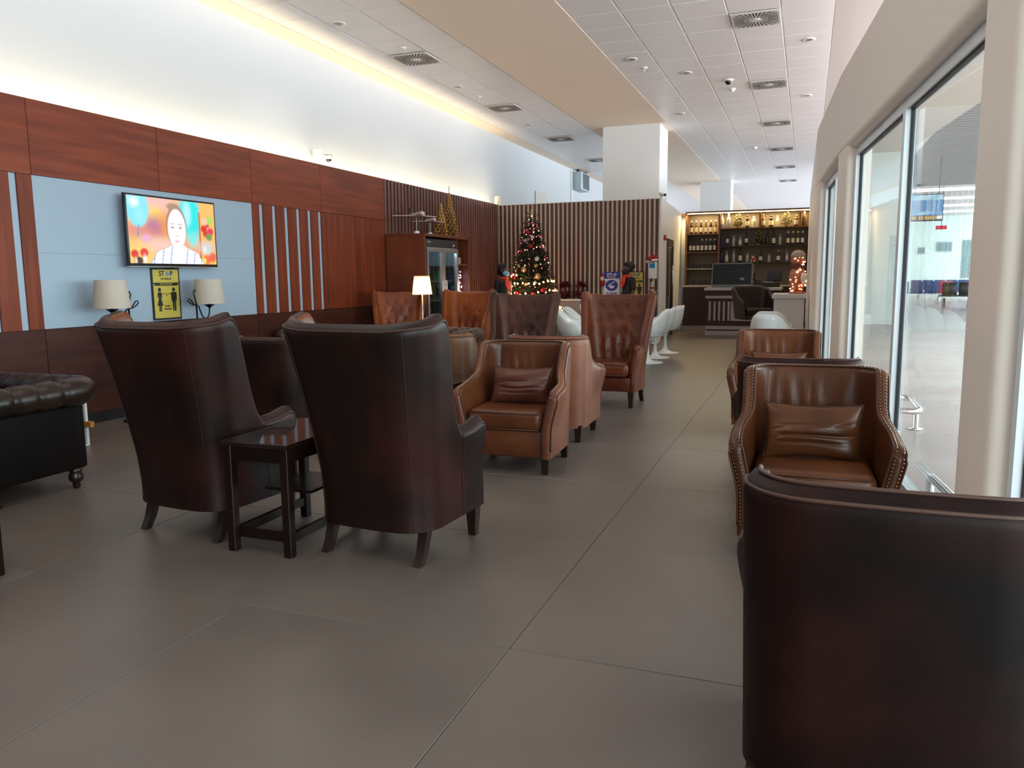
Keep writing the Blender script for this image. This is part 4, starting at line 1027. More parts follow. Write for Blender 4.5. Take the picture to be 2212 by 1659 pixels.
def person(label, loc, rz, h, maskm, updo):
    t = thing('person', label, 'person', loc, rz, None); k = h/1.65
    # faces +y ; x to its right
    P = [(0, 0, .92), (0, .01, 1.06), (0, .0, 1.24), (0, -.01, 1.36), (0, .0, 1.42), (0, .02, 1.49), (0, .025, 1.555), (0, .015, 1.62)]
    Rr = [(.135, .105), (.115, .09), (.135, .095), (.10, .075), (.05, .05), (.062, .07), (.078, .095), (.062, .078)]
    E = [(i, i+1) for i in range(7)]
    for s in (-1, 1):
        b = len(P)
        P += [(s*.165, -.01, 1.345), (s*.20, -.02, 1.10), (s*.20, .10, .90), (s*.195, .15, .83)]; Rr += [.05, .042, .033, .026]
        E += [(3, b), (b, b+1), (b+1, b+2), (b+2, b+3)]
        hb = b+3
        for q, dx in enumerate((-.026, -.009, .009, .026)):
            c = len(P); L = (.05, .06, .056, .045)[q]
            P += [(s*(.195+dx*.4), .17+.012, .80), (s*(.19+dx*.8), .185+L*.5, .775), (s*(.185+dx), .185+L*.8, .745)]; Rr += [.011, .009, .007]
            E += [(hb, c), (c, c+1), (c+1, c+2)]
        c = len(P); P += [(s*.165, .175, .81), (s*.155, .20, .785)]; Rr += [.011, .008]; E += [(hb, c), (c, c+1)]
        b = len(P); P += [(s*.085, 0, .84), (s*.09, .015, .48), (s*.09, -.01, .09), (s*.095, .12, .035)]; Rr += [.085, .058, .04, .032]
        E += [(0, b), (b, b+1), (b+1, b+2), (b+2, b+3)]
    P = [(x*k, y*k, z*k) for x, y, z in P]; Rr = [(r[0]*k, r[1]*k) if isinstance(r, tuple) else r*k for r in Rr]
    skin_obj('body', P, E, Rr, SKIN, t)
    T = [(0, 0, .86), (0, .01, 1.06), (0, 0, 1.24), (0, -.01, 1.36), (0, 0, 1.395)]; TR = [(.16, .125), (.135, .108), (.152, .112), (.12, .09), (.06, .06)]; TE = [(i, i+1) for i in range(4)]
    for s in (-1, 1):
        b = len(T); T += [(s*.17, -.01, 1.345), (s*.205, -.02, 1.10)]; TR += [.066, .058]; TE += [(3, b), (b, b+1)]
    skin_obj('shirt', [(x*k, y*k, z*k) for x, y, z in T], TE, [(r[0]*k, r[1]*k) if isinstance(r, tuple) else r*k for r in TR], SHIRT, t)
    T = [(0, 0, .93), (0, 0, .88)]; TR = [(.15, .12), (.15, .12)]; TE = [(0, 1)]
    for s in (-1, 1):
        b = len(T); T += [(s*.088, 0, .80), (s*.092, .015, .48), (s*.092, -.01, .08)]; TR += [.10, .075, .065]; TE += [(1, b), (b, b+1), (b+1, b+2)]
    skin_obj('trousers', [(x*k, y*k, z*k) for x, y, z in T], TE, [(r[0]*k, r[1]*k) if isinstance(r, tuple) else r*k for r in TR], SHIRT, t)
    hb = MB(); hb.ball((0, -.012*k, 1.60*k), .108*k, 18, 12, 1.08, .92, 1.05)
    hb.v = [(x, min(y, .035*k+max(0, (z-1.615*k))*1.0), z) for x, y, z in hb.v]
    if updo: hb.ball((0, -.10*k, 1.61*k), .065*k, 12, 8)
    else: hb.ball((0, -.07*k, 1.53*k), .075*k, 12, 8, 1.1)
    mk('hair', hb, HAIR, t, True)
    f = MB()
    for s in (-1, 1): f.ball((s*.032*k, .112*k, 1.575*k), .0105*k, 8, 6)
    mk('eyes', f, mat('eye_white', '#b9b0a8', .3), t, True)
    mk('pupils', MB().ball((-.032*k, .121*k, 1.575*k), .006*k, 6, 4).ball((.032*k, .121*k, 1.575*k), .006*k, 6, 4), BLACKP, t, True)
    mk('ears', MB().ball((-.082*k, .015*k, 1.555*k), .025*k, 8, 6, 1.2, .5).ball((.082*k, .015*k, 1.555*k), .025*k, 8, 6, 1.2, .5), SKIN, t, True)
    mk('nose', MB().ball((0, .122*k, 1.545*k), .016*k, 8, 6, 1.5), SKIN, t, True)
    mm = MB(); mm.ball((0, .072*k, 1.505*k), .072*k, 16, 10, .82, .98, 1.0)
    mk('face_mask', mm, maskm, t, True)
    sc = MB(); sc.tube([(.075*k*math.cos(a), .01*k+.07*k*math.sin(a), 1.405*k+.012*math.sin(a)) for a in [2*PI*i/16 for i in range(16)]], .022*k, 8, True)
    sc.add([(-.05*k, .075*k, 1.40*k), (.05*k, .075*k, 1.40*k), (.075*k, .118*k, 1.25*k), (.0, .13*k, 1.16*k), (-.075*k, .118*k, 1.25*k), (-.05*k, .10*k, 1.40*k), (.05*k, .10*k, 1.40*k), (.075*k, .14*k, 1.25*k), (0, .15*k, 1.16*k), (-.075*k, .14*k, 1.25*k)],
           [(0,4,3,2,1), (5,6,7,8,9), (0,1,6,5), (1,2,7,6), (2,3,8,7), (3,4,9,8), (4,0,5,9)])
    mk('scarf', sc, SCARF, t, True, AUTO)
    return t
person('attendant in dark uniform and orange scarf with blue mask, left of the lit tree', (-5.39, 14.02, 0), -PI/2-.35, 1.58, mat('blue_face_mask', '#7fb4d8', .7), False)
p2 = person('attendant in black uniform and orange scarf with black mask, before the STOP posters', (-3.36, 15.7, 0), PI/2+.75, 1.60, mat('black_face_mask', '#15161b', .7), True)
mk('badge', MB().box(-.015, .015, .125, .132, 1.06, 1.13), mat('badge_blue', '#2f6fb8', .4), p2)
# ================================================================== TULIP CHAIRS, BUFFET
def tulip(label, loc, rz, group):
    t = thing('tulip_chair', label, 'chair', loc, rz, group)
    mk('pedestal', MB().lathe([(.25, 0), (.25, .008), (.20, .016), (.10, .03), (.05, .06), (.032, .12), (.026, .22), (.032, .34), (.06, .40)], 28), TULIP, t, True)
    n, m_ = 48, 14; vs = []; fs = []
    def P(a, q, off):
        # a=0 at the back (-y)
        ca = math.cos(a); back = max(0, ca)
        zr = .47+.19*sm(-.75, -.15, ca)+.19*sm(.25, .95, ca)
        rx = .29-.02*back; ry = .26+.05*sm(.2, 1, ca)
        f = math.sin(min(1, q)*PI/2)**.75
        g = q**2.6
        z = .395+(zr-.395)*g
        return Vector((math.sin(a)*(rx*f-off), -ca*(ry*f-off)-.03*sm(.3, 1, ca)*g, z+off*.6*(1-q)))
    for s, off in ((0, 0), (1, .013)):
        for j in range(m_+1):
            for i in range(n): vs.append(P(2*PI*i/n, j/m_, off))
    for s in (0, 1):
        for j in range(m_):
            for i in range(n):
                a = (s*(m_+1)+j)*n+i; b = (s*(m_+1)+j)*n+(i+1) % n; q = (a, b, b+n, a+n); fs.append(q if s == 0 else q[::-1])
    for i in range(n):
        a = m_*n+i; b = m_*n+(i+1) % n; c = (2*m_+1)*n; fs.append((a, b, c+(i+1) % n, c+i))
    mk('shell_seat', MB().add(vs, fs), TULIP, t, True)
    mk('seat_pad', MB().lathe([(.20, .425), (.225, .44), (.2, .452)], 24), mat('pale_seat_pad', '#c7cdcd', .7), t, True)
    return t
tulip('white tulip chair on a pedestal, nearest of the three by the aisle, side on', (-2.33, 12.4, 0), PI/2+.15, 'white tulip chairs by the aisle')
tulip('white tulip chair, middle of the three in the row by the aisle', (-2.35, 13.2, 0), PI/2+.1, 'white tulip chairs by the aisle')
tulip('white tulip chair with tilted back, last of the three in the row by the aisle', (-2.33, 14.1, 0), PI/2-.3, 'white tulip chairs by the aisle')
tulip('white tulip chair between the two tall wing armchairs, nearer one', (-3.46, 12.2, 0), -PI/2+.1, 'white tulip chairs before the grey buffet')
tulip('white tulip chair between the two tall wing armchairs, behind the nearer one', (-3.62, 13.2, 0), -PI/2, 'white tulip chairs before the grey buffet')
tulip('white tulip chair by the grey buffet, mostly hidden by the chestnut wing armchair', (-3.62, 14.3, 0), -PI/2, 'white tulip chairs before the grey buffet')
bf = thing('buffet_counter', 'grey buffet counter with white top in front of the slatted partition', 'counter', (-4.35, 16.15, 0))
mk('body', MB().box(-.6, .6, -.2, .2, 0, .86), GREYP, bf); mk('worktop', MB().rbox((0, 0, .88), (1.26, .44, .04), .004, 1), WHITE, bf)
def poinsettia(label, loc, seed):
    t = thing('poinsettia_plant', label, 'plant', loc, 0, 'red plants on the buffet'); r = random.Random(seed)
    mk('pot', MB().lathe([(.05, 0), (.065, .11), (.055, .11)], 14), mat('plant_pot_dark', '#2a1a18', .5), t, True)
    vs = []; fs = []; v2 = []; f2 = []
    for k in range(420):
        a = r.uniform(0, 2*PI); e = r.uniform(-.75, 1.4); R = r.uniform(.08, .17)
        p = Vector((R*math.cos(a)*math.cos(e), R*math.sin(a)*math.cos(e), .17+R*math.sin(e)))
        d = Vector((math.cos(a)*math.cos(e), math.sin(a)*math.cos(e), math.sin(e)-.3)).normalized()*.06; s = d.cross(Vector((0, 0, 1))).normalized()*.022
        V, F = (vs, fs) if r.random() < .6 else (v2, f2)
        b = len(V); V += [p, p+d*.5+s, p+d, p+d*.5-s]; F.append((b, b+1, b+2, b+3))
    stuff(mk('red_leaves', MB().add(vs, fs), mat('poinsettia_red', '#7d1626', .6), t)); stuff(mk('green_leaves', MB().add(v2, f2), mat('poinsettia_dark_green', '#1e2a1c', .6), t))
poinsettia('dark red poinsettia at the left end of the grey buffet', (-4.80, 16.12, .90), 4)
poinsettia('dark red poinsettia second from the left on the grey buffet', (-4.44, 16.12, .90), 8)
# sanitiser stand with santa hat and ornament
st = thing('sanitizer_stand', 'white sanitizer dispenser with blue window on a chrome stand by the partition end', 'dispenser', (-2.93, 16.1, 0))
mk('foot', MB().lathe([(.15, 0), (.15, .012), (.03, .03)], 18), CHROME, st, True); mk('pole', MB().tube([(0, 0, .02), (0, 0, 1.68)], .014, 8), CHROME, st, True)
mk('dispenser_case', MB().rbox((0, -.05, 1.48), (.17, .09, .34), .015, 2), WHITE, st, True, AUTO)
mk('blue_window', MB().rbox((0, -.098, 1.57), (.11, .012, .09), .004, 1), mat('gel_blue', '#2a86ad', .2), st)
mk('drip_tray', MB().lathe([(.02, 1.02), (.11, 1.05), (.115, 1.055)], 18), CHROME, st, True)
ht = thing('santa_hat', 'red santa hat with white brim on top of the sanitizer dispenser', 'hat', (-2.93, 16.06, 1.655))
mk('felt', MB().tube([(-.03, 0, .0), (-.01, 0, .05), (.03, 0, .085), (.08, 0, .085), (.115, 0, .05)], .10, 14, r2=.015), mat('santa_red', '#8e1420', .8), ht, True)
mk('brim', MB().tube([(.105*math.cos(a)-.02, .07*math.sin(a), .01+.02*math.cos(a)) for a in [2*PI*k/18 for k in range(18)]], .026, 8, True), mat('plush_white', '#d8cfca', .9, bump=.5, bscale=120), ht, True)
mk('pompom', MB().ball((.12, 0, .03), .028, 10, 8), mat('plush_white', ''), ht, True)
orn = thing('table_ornament', 'small festive figure with gold leaves on the chrome stand', 'ornament', (-2.93, 16.03, 1.056))
mk('figure', MB().lathe([(.03, 0), (.05, .06), (.03, .12), (.035, .15), (.004, .21)], 14), mat('mint_plush', '#9fc2ae', .8), orn, True)
mk('red_band', MB().lathe([(.05, .05), (.056, .07), (.045, .09)], 14, caps=False), mat('santa_red', ''), orn, True)
lv = MB()
for k in range(8):
    a = 2*PI*k/8; d = Vector((math.cos(a), math.sin(a)*.6, .15)); s = Vector((-math.sin(a), math.cos(a), 0))*.02
    p = d*.03; q = d*.085; e = d*.13; lv.add([p, q+s, e, q-s, p-Vector((0,0,.004)), q-Vector((0,0,.004))], [(0,1,2,3), (4,3,2), (4,2,1)])
mk('gold_leaves', lv, mat('bright_gold', '#d9c48a', .3, metal=.8), orn)
sd = thing('santa_decoration', 'small red and white santa decoration at the upper left edge of the blue poster', 'decoration', (-4.05, 16.39, 1.17))
mk('torso', MB().ball((0, 0, .06), .06, 12, 8, 1.2), mat('santa_red', ''), sd, True); mk('face', MB().ball((0, -.02, .16), .045, 12, 8), mat('plush_pink_face', '#c99a88', .8), sd, True)
mk('beard', MB().ball((0, -.045, .135), .035, 10, 8), mat('plush_white', ''), sd, True); mk('cap', MB().lathe([(.05, .175), (.035, .22), (.006, .26)], 12), mat('santa_red', ''), sd, True)
fa = thing('fire_alarm', 'small red fire alarm box on the white wall beside the door', 'alarm', (onws(16.95, .02), 16.95, 2.165))
mk('case', MB().rbox((0, 0, 0), (.05, .16, .11), .008, 2), mat('alarm_red', '#8e1c28', .4), fa, True, AUTO)
# ================================================================== CAMERAS, AIR UNIT, WALL PANEL
def cctv(label, loc, rz, bracket=True):
    t = thing('security_camera', label, 'camera', loc, rz)
    mk('junction_box', MB().rbox((0, 0, 0), (.14, .13, .16), .01, 2), WHITE, t, True, AUTO)
    mk('arm', MB().tube([(.05, .05, 0), (.11, .15, .02)], .022, 8), WHITE, t, True)
    mk('housing', MB().lathe([(.05, .03), (.065, .0), (.06, -.04)], 16, (.13, .2, .02)), WHITE, t, True)
    mk('lens_dome', MB().ball((.13, .2, -.02), .042, 12, 8), BLACKP, t, True)
    return t
cctv('white security camera on a box above the wood panelling edge', (-6.56, 9.80, 3.10), .5)
c2 = thing('security_camera', 'small bullet security camera at the top right corner of the slatted partition', 'camera', (-2.86, 16.5, 2.945))
mk('mount', MB().lathe([(.03, 0), (.03, .06)], 10), WHITE, c2); mk('housing', MB().tube([(-.02, -.02, .085), (.09, -.10, .055)], .035, 12), WHITE, c2, True); mk('lens', MB().tube([(.09, -.10, .055), (.11, -.115, .05)], .026, 10), BLACKP, c2, True)
ub = mk('junction_box', MB().rbox((0, 0, .09), (.12, .1, .2), .01, 2), mat('cream_box_paint', '#d8d2b8', .5), None, True, AUTO); ub.location = (-6.45, 16.48, 2.945); tag(ub, 'small cream box standing on the corner of the slatted partition', 'box')  # box is one even cream colour
au = thing('air_unit', 'grey wall mounted air unit high on the left wall beyond the partition', 'air unit', (-6.655, 23.6, 4.2))
mk('case', MB().rbox((.14, 0, 0), (.28, .95, .52), .02, 2), mat('air_unit_grey', '#a9b6bd', .4), au, True, AUTO); mk('intake', MB().box(.281, .29, -.3, .40, -.22, .22), mat('air_intake_dark', '#3e474d', .5), au)
for s in (-1, 1): mk('bracket', MB().box(.12, .2, s*.42-.02, s*.42+.02, .26, .33), DKST, au)
wp = mk('access_panel', MB().rbox((.01, 0, 0), (.02, .98, .75), .006, 1), mat('access_panel_beige', '#b9b2a6', .5)); wp.location = (-6.655, 20.15, 3.2); tag(wp, 'flat beige access panel on the left wall rising above the slatted partition', 'panel')
wc = struct(mk('trim_1', MB().box(LX, LX+.04, 22.95, 23.03, 2.9, CZ), mat('white_conduit', '#dfe3e4', .5)))
# ================================================================== BAR
BW = mat('bar_oak_frame', '#6b4324', .45, '#7d512d', 3, (1, 1, 1)); BBACK = mat('bar_back_panel', '#6d625a', .6); BDARK = mat('bar_dark_laminate', '#3a1d18', .45); BGREY = mat('bar_white_strip', '#a79f9a', .5)
BY, BB = 20.3, 20.62
sh_ = thing('bar_shelf', 'tall oak framed bar shelf unit against the far wall, lit along its top', 'shelf', (0, 0, 0))
mk('back_panel', MB().box(-2.945, .0, BB, BB+.03, 1.1, 2.93), BBACK, sh_)
mk('top_board', MB().box(-2.89, .0, BY-.02, BB, 2.90, 2.94), BW, sh_)
for x in (-2.87, -2.075, -1.115, -.2): mk('upright', MB().box(x-.02, x+.02, BY, BB, 1.12 if x < -2 else (2.51 if x > -1.5 else 1.12), 2.899), BW, sh_)
LSHF = (2.395, 1.95, 1.54); MSHF = (2.515, 2.08, 1.675)
for z in LSHF: mk('shelf_board', MB().box(-2.849, -2.096, BY, BB, z-.025, z), BW if z > 1.6 else mat('pale_shelf', '#b3a894', .5), sh_)
DSH = mat('bar_dark_shelf', '#3c2a26', .5)
for z in MSHF: mk('shelf_board', MB().box(-2.054, .0, BY+.02, BB, z-.022, z), BW if z > 2.4 else DSH, sh_)
mk('light_profile', MB().box(-2.85, .0, BY-.012, BY+.01, 2.880, 2.8985), mat('warm_led_profile', '#ffe9b0', .5, emit=7, ecol='#ffdf9a'), sh_)
area('bar_side_led', (-2.93, BY+.02, 2.85), .03, .1, 5, (1, .78, .4), (0, -.35, 0))
area('bar_shelf_led', (-1.2, BY+.06, 2.885), 3.1, .03, 34, (1, .72, .30))
bc = thing('back_counter', 'dark brown back bar cabinet with pale top under the left bar shelves', 'cabinet', (0, 0, 0))
mk('cabinet_body', MB().box(-2.92, .0, BY-.12, BB, .12, 1.08), BDARK, bc); mk('counter_top', MB().rbox((-1.47, BY+.13, 1.1), (2.92, .56, .04), .004, 1), mat('cream_counter', '#cdc3ae', .4), bc); mk('plinth', MB().box(-2.9, .0, BY-.10, BB, 0, .12), BGREY, bc)
fb = thing('bar_counter', 'dark bar counter with pale vertical slats and stripes on its front', 'counter', (0, 0, 0))
X0, X1, Y0, Y1 = -2.17, -.55, 18.6, 19.7
mk('counter_body', MB().box(X0+.03, X1, Y0+.03, Y1, 0, 1.02), BDARK, fb); mk('counter_top', MB().rbox(((X0+X1)/2, (Y0+Y1)/2, 1.05), (X1-X0+.06, Y1-Y0+.06, .06), .005, 1), mat('counter_top_white', '#bdb8b4', .4), fb)
for z0, z1 in ((.84, .90), (.13, .21), (0, .10)): mk('front_stripe', MB().box(X0, X1, Y0, Y0+.029, z0, z1), BGREY, fb)
for k in range(5): mk('front_slat', MB().box(X0+.08+k*.105, X0+.125+k*.105, Y0+.004, Y0+.029, .33, .77), BGREY, fb)
mk('front_panel', MB().box(-1.6, X1, Y0+.002, Y0+.029, .33, .77), BGREY, fb)
# pastry case
dc = thing('display_case', 'glass pastry display case with sloped front on the bar counter', 'display case', (-1.63, 19.0, 1.08))
CASE = mat('case_grey_frame', '#6d7275', .35); 
mk('base', MB().box(-.45, .45, -.02, .5, 0, .07), CASE, dc); mk('roof', MB().box(-.42, .42, .10, .5, .54, .57), CASE, dc); mk('back', MB().box(-.45, .45, .48, .5, .07, .54), mat('case_back', '#6a7073', .4), dc)
for s in (-1, 1): mk('side_frame', MB().extr([(-.02, .07), (.5, .07), (.5, .54), (.10, .54)], 'x', s*.445-.01, s*.445+.01), CASE, dc)
mk('sloped_glass', MB().extr([(-.02, .07), (-.012, .07), (.108, .54), (.10, .54)], 'x', -.434, .434), GLASSB, dc)
for z in (.22, .38): mk('case_shelf', MB().box(-.434, .434, .12, .478, z, z+.008), GREYP, dc)
r8 = random.Random(9)
for zi, z in enumerate((.07, .228, .388)):
    for xi, x in enumerate((-.3, -.1, .12, .3)): 
        if r8.random() < .75:
            o = mk('food_tray', MB().rbox((0, 0, .025), (.15, .16, .05), .012, 2), mat(('tray_white', 'tray_grey')[r8.random() < .6], ('#c9c9c4', '#4d5153')[r8.random() < .5], .5)); o.location = (-1.63+x, 19.3, 1.08+z); tag(o, 'food tray, %s from the left on the %s level of the pastry case' % (_ord[xi], ('bottom', 'middle', 'top')[zi]), 'tray', 'trays in the pastry case')
# bottles
BG1 = mat('dark_wine_glass', '#15100e', .12); LABW = mat('bottle_label', '#cfc8b8', .6); CLR = mat('clear_bottle_glass', '#8f9698', .1, spec=.6); AMB = mat('amber_spirit', '#5e4018', .12); GOLDCAP = mat('gold_cap', '#b08a3e', .3, metal=.6); BLU = mat('indigo_bottle', '#25204a', .15); PALEB = mat('pale_label_wrap', '#d8cfae', .5)
WINE = [(.034, 0), (.037, .01), (.037, .19), (.03, .215), (.014, .245), (.013, .30), (.015, .302), (.015, .315)]
SPIR = [(.04, 0), (.042, .01), (.042, .17), (.034, .20), (.015, .225), (.015, .27)]
TALL = [(.035, 0), (.038, .01), (.036, .22), (.016, .26), (.014, .33)]
SQU = [(.045, 0), (.046, .01), (.046, .16), (.04, .185), (.018, .2), (.018, .235)]
bprot = {}
def bottle(x, y, z, prof, m, lab, capm, s, label, group):
    key = (id(prof), m.name, lab.name if lab else '', capm.name, s)
    if key not in bprot:
        t = thing('bottle', label, 'bottle', (x, y, z), 0, group)
        mk('bottle_glass', MB().lathe([(r*s, h*s) for r, h in prof], 12), m, t, True)
        H = prof[-1][1]*s; R = prof[-1][0]*s
        mk('cap', MB().lathe([(R*1.15, H-.03), (R*1.15, H+.012)], 10), capm, t, True)
        if lab:
            rr = prof[2][0]*s+.0012; mk('label', MB().lathe([(rr, prof[2][1]*s*.25), (rr, prof[2][1]*s*.85)], 12, caps=False), lab, t, True)
        bprot[key] = (t, kids(t))
    else:
        p, ks = bprot[key]; t = dup(p, (x, y, z), 0, label, group, {p.name: ks})
    return t
def X(px, y=20.42): return (px-1743.0)/1696.5*y*1.003*1.10 if False else None
def bx(zx, y=BY+.1):   # x on the shelf from a ratio along the unit measured on the photograph
    return -2.867+(zx-215)*(2.789/1255)
for i, u in enumerate((258, 310, 364, 418, 472, 524)): bottle(bx(u)+.01, BY+.1, 2.395, WINE, AMB if i % 2 else BG1, PALEB, WPRINT, 1.0, '%s from left of six pale labelled bottles, top left bar shelf' % _ord[i], 'six bottles on the top left bar shelf')
for i, u in enumerate((250, 290, 334, 378, 424, 470, 518)): bottle(bx(u)+.01, BY+.1, 1.95, WINE, BG1, LABW, BG1 if i in (0, 1, 2) else WPRINT, .98, '%s from left of seven dark wine bottles, second left bar shelf' % _ord[i], 'seven wine bottles on the second left bar shelf')
row1 = ((598, TALL, CLR, LABW, BG1, 1.05, 'clear bottle with pale label'), (668, SPIR, CLR, None, WPRINT, 1.25, 'wide clear bottle with white cap'), (868, SPIR, BG1, PALEB, BG1, 1.1, 'dark bottle with gold label'), (936, SQU, PALEB, LABW, WPRINT, 1.1, 'cream bottle'),
        (1036, SPIR, AMB, LABW, GOLDCAP, 1.1, 'golden spirit bottle'), (1118, SQU, BG1, PALEB, BG1, 1.15, 'squat black bottle'), (1182, SPIR, PALEB, LABW, WPRINT, .95, 'short cream bottle'), (1376, SQU, AMB, LABW, GOLDCAP, 1.1, 'amber square bottle'), (1458, SPIR, AMB, None, WPRINT, 1.2, 'amber bottle cut by the glass wall'))
for u, pr_, m, lb, cp, s, nm in row1: bottle(bx(u), BY+.1, 2.515, pr_, m, lb, cp, s, nm+' on the lit top bar shelf', 'bottles on the lit top bar shelf')
row2 = ((594, TALL, BLU, None, BG1, .9, 'indigo bottle'), (658, TALL, BLU, LABW, BG1, .95, 'indigo bottle with label'), (726, SPIR, CLR, None, CLR, .95, 'first clear bottle'), (796, SPIR, CLR, LABW, CLR, .9, 'second clear bottle with label'), (862, TALL, BG1, LABW, BG1, .95, 'black bottle with label left of the small tree'),
        (1084, SPIR, BG1, None, BG1, 1.1, 'black round bottle right of the small tree'), (1150, WINE, BG1, PALEB, BG1, 1.05, 'tall black bottle'), (1216, SPIR, CLR, None, GREYP, .95, 'grey bottle'))
for u, pr_, m, lb, cp, s, nm in row2: bottle(bx(u), BY+.12, 2.08, pr_, m, lb, cp, s, nm+' on the middle bar shelf', 'bottles on the middle bar shelf')
for i, u in enumerate((1298, 1348, 1398, 1446)): bottle(bx(u), BY+.1, 2.08, WINE, BG1, LABW, WPRINT, .98, '%s of four dark wine bottles at the right end of the middle bar shelf' % _ord[i], 'wine bottles at the right end of the middle bar shelf')
row3 = ((594, TALL, BLU, None, BG1, .9, 'first dark indigo bottle'), (656, SPIR, CLR, LABW, CLR, 1.0, 'clear bottle with pale label'), (732, TALL, CLR, None, CLR, .95, 'tall clear bottle'), (802, WINE, BG1, PALEB, BG1, 1.05, 'black bottle with heart shaped label'), (880, SQU, CLR, None, CLR, .95, 'low clear bottle left of the plush toy'),
        (1018, SPIR, BG1, LABW, BG1, .95, 'black bottle right of the plush toy'), (1108, SQU, CLR, None, CLR, .8, 'low clear decanter'), (1204, SPIR, BG1, LABW, WPRINT, 1.0, 'dark bottle with white top'), (1292, TALL, CLR, LABW, CLR, .8, 'clear bottle beside the glowing snowman'))
for u, pr_, m, lb, cp, s, nm in row3: bottle(bx(u), BY+.12, 1.675, pr_, m, lb, cp, s, nm+' on the lowest bar shelf', 'bottles on the lowest bar shelf')
TUMB = glass('tumbler_glass', '#e9eded', 1.4)
gp = None
for zz, us, nm in ((1.54, (246, 282, 320, 352, 400, 438, 476), 'left bar shelf above the back counter'), (1.12, (250, 290, 344, 380, 420, 460), 'back counter under the left bar shelves')):
    for i, u in enumerate(us):
        if gp is None:
            gp = mk('drinking_glass', MB().lathe([(.026, 0), (.034, .10), (.031, .10), (.024, .008)], 12), TUMB, None, True); o = gp
        else: o = gp.copy(); C.objects.link(o)
        o.scale = (1, 1, 1.0+.25*(i % 3 == 1)); o.location = (bx(u)+.02, BY+.12, zz); tag(o, '%s clear glass from the left on the %s' % (_ord[i], nm), 'glass', 'glasses on the '+nm)
def mini_tree(label, loc, seed, col):
    t = thing('small_christmas_tree', label, 'tree', loc, 0, 'small Christmas trees on the bar shelves')
    mk('pot', MB().lathe([(.035, 0), (.04, .05)], 12), mat('gold_wrap', '#a8813c', .4, metal=.4), t, True)
    fir(t, .37, .105, .06, 420, col, seed, .05, .007)
    b = MB(); r = random.Random(seed+1)
    for p in spiral(.37, .10, .06, 3.2, 26, .08, .34, r.uniform(0, 6), r): b.ball((p[0], p[1], p[2]), .012, 6, 5)
    stuff(mk('gold_baubles', b, mat('bright_gold', ''), t, True))
NEEDG = mat('olive_needles', '#4a4a1c', .6, '#6b6424', 9)
mini_tree('small golden Christmas tree on the lit top bar shelf, left one', (bx(768), BY+.12, 2.515), 21, NEEDG)
mini_tree('small golden Christmas tree on the lit top bar shelf, right one', (bx(1276), BY+.12, 2.515), 22, NEEDG)
mini_tree('small dark Christmas tree with gold balls on the middle bar shelf', (bx(992), BY+.12, 2.08), 23, NEED)
pt = thing('plush_toy', 'small red and white plush toy above the pastry case', 'toy', (bx(940), BY+.06, 1.675))
mk('torso', MB().ball((0, 0, .05), .05, 12, 8), mat('plush_red', '#a3221f', .8), pt, True); mk('head', MB().ball((0, -.01, .12), .036, 12, 8).ball((-.03, 0, .155), .014, 8, 6).ball((.03, 0, .155), .014, 8, 6), mat('plush_pink', '#c99a98', .8), pt, True)
mk('limbs', MB().ball((-.05, -.02, .06), .02, 8, 6).ball((.05, -.02, .06), .02, 8, 6).ball((-.03, -.045, .02), .022, 8, 6).ball((.03, -.045, .02), .022, 8, 6), mat('plush_pink', ''), pt, True)
bottle(bx(984), 19.5, 1.08, WINE, BG1, LABW, BG1, 1.0, 'dark wine bottle standing alone on the bar counter right of the pastry case', 'bottle on the bar counter')
ps = thing('cash_register', 'black till with tilted screen on the bar counter', 'till', (-.90, 19.25, 1.08))
mk('drawer', MB().rbox((.1, .1, .06), (.44, .36, .11), .01, 2), BLACKP, ps, True, AUTO); mk('monitor', MB().rbox((.2, .05, .28), (.34, .05, .26), .01, 2).xf(Matrix.Rotation(-.25, 4, 'X')), BLACKP, ps, True, AUTO)
mk('stand', MB().box(.16, .24, .1, .16, .11, .24), BLACKP, ps); mk('printer', MB().rbox((-.17, .05, .09), (.15, .18, .18), .02, 2), BLACKP, ps, True, AUTO); mk('paper_tray', MB().box(-.02, .2, -.12, -.06, .115, .125), WPRINT, ps)
# leather bar chair
bch = thing('bucket_chair', 'dark brown leather bucket chair on a pedestal in front of the bar', 'chair', (-.86, 15.1, 0), PI+.45)
mb, out, inn, cols = shell([.26, .25, .2, .12, .05, 0, -.05, -.1], sorted([(.26, .86), (.25, .89), (.2, .91), (.12, .94), (.05, .98), (0, 1.02), (-.05, 1.07), (-.1, 1.11)]), 1.16, .31, -.29, .12, .56, 1.16, (.05, .07), .12, 1.2, .16, 1.0, nv=14, zs=.6, nb=14, bulge=.02)
mk('bucket_shell', mb, mat('dark_bar_leather', '#251711', .36, '#33211a', 3, bump=.1, bscale=120), bch, True)
mk('seat_cushion', MB().rbox((0, 0, .70), (.50, .48, .14), .04, 3), L_DARK, bch, True); mk('seat_pan', MB().rbox((0, -.02, .60), (.52, .5, .08), .02, 2), L_DARK, bch, True, AUTO)
mk('column', MB().lathe([(.22, 0), (.22, .015), (.04, .04), (.03, .56)], 20), CHROME, bch, True); mk('foot_ring', MB().tube([(.18*math.cos(a), .18*math.sin(a), .28) for a in [2*PI*k/20 for k in range(20)]], .012, 8, True).box(-.18, .18, -.008, .008, .275, .285), CHROME, bch, True, AUTO)
wcn = thing('white_counter', 'white reception counter by the end of the glass wall', 'counter', (-.12, 13.1, 0))
mk('body', MB().box(-.34, .1, -.38, .5, 0, 1.0), mat('counter_white', '#c3bfbb', .5), wcn); mk('worktop', MB().rbox((-.125, .06, 1.035), (.49, .92, .07), .006, 1), mat('counter_white', ''), wcn)
sn = thing('lit_snowman', 'copper coloured light up snowman on the white counter', 'ornament', (-.135, 12.95, 1.07))
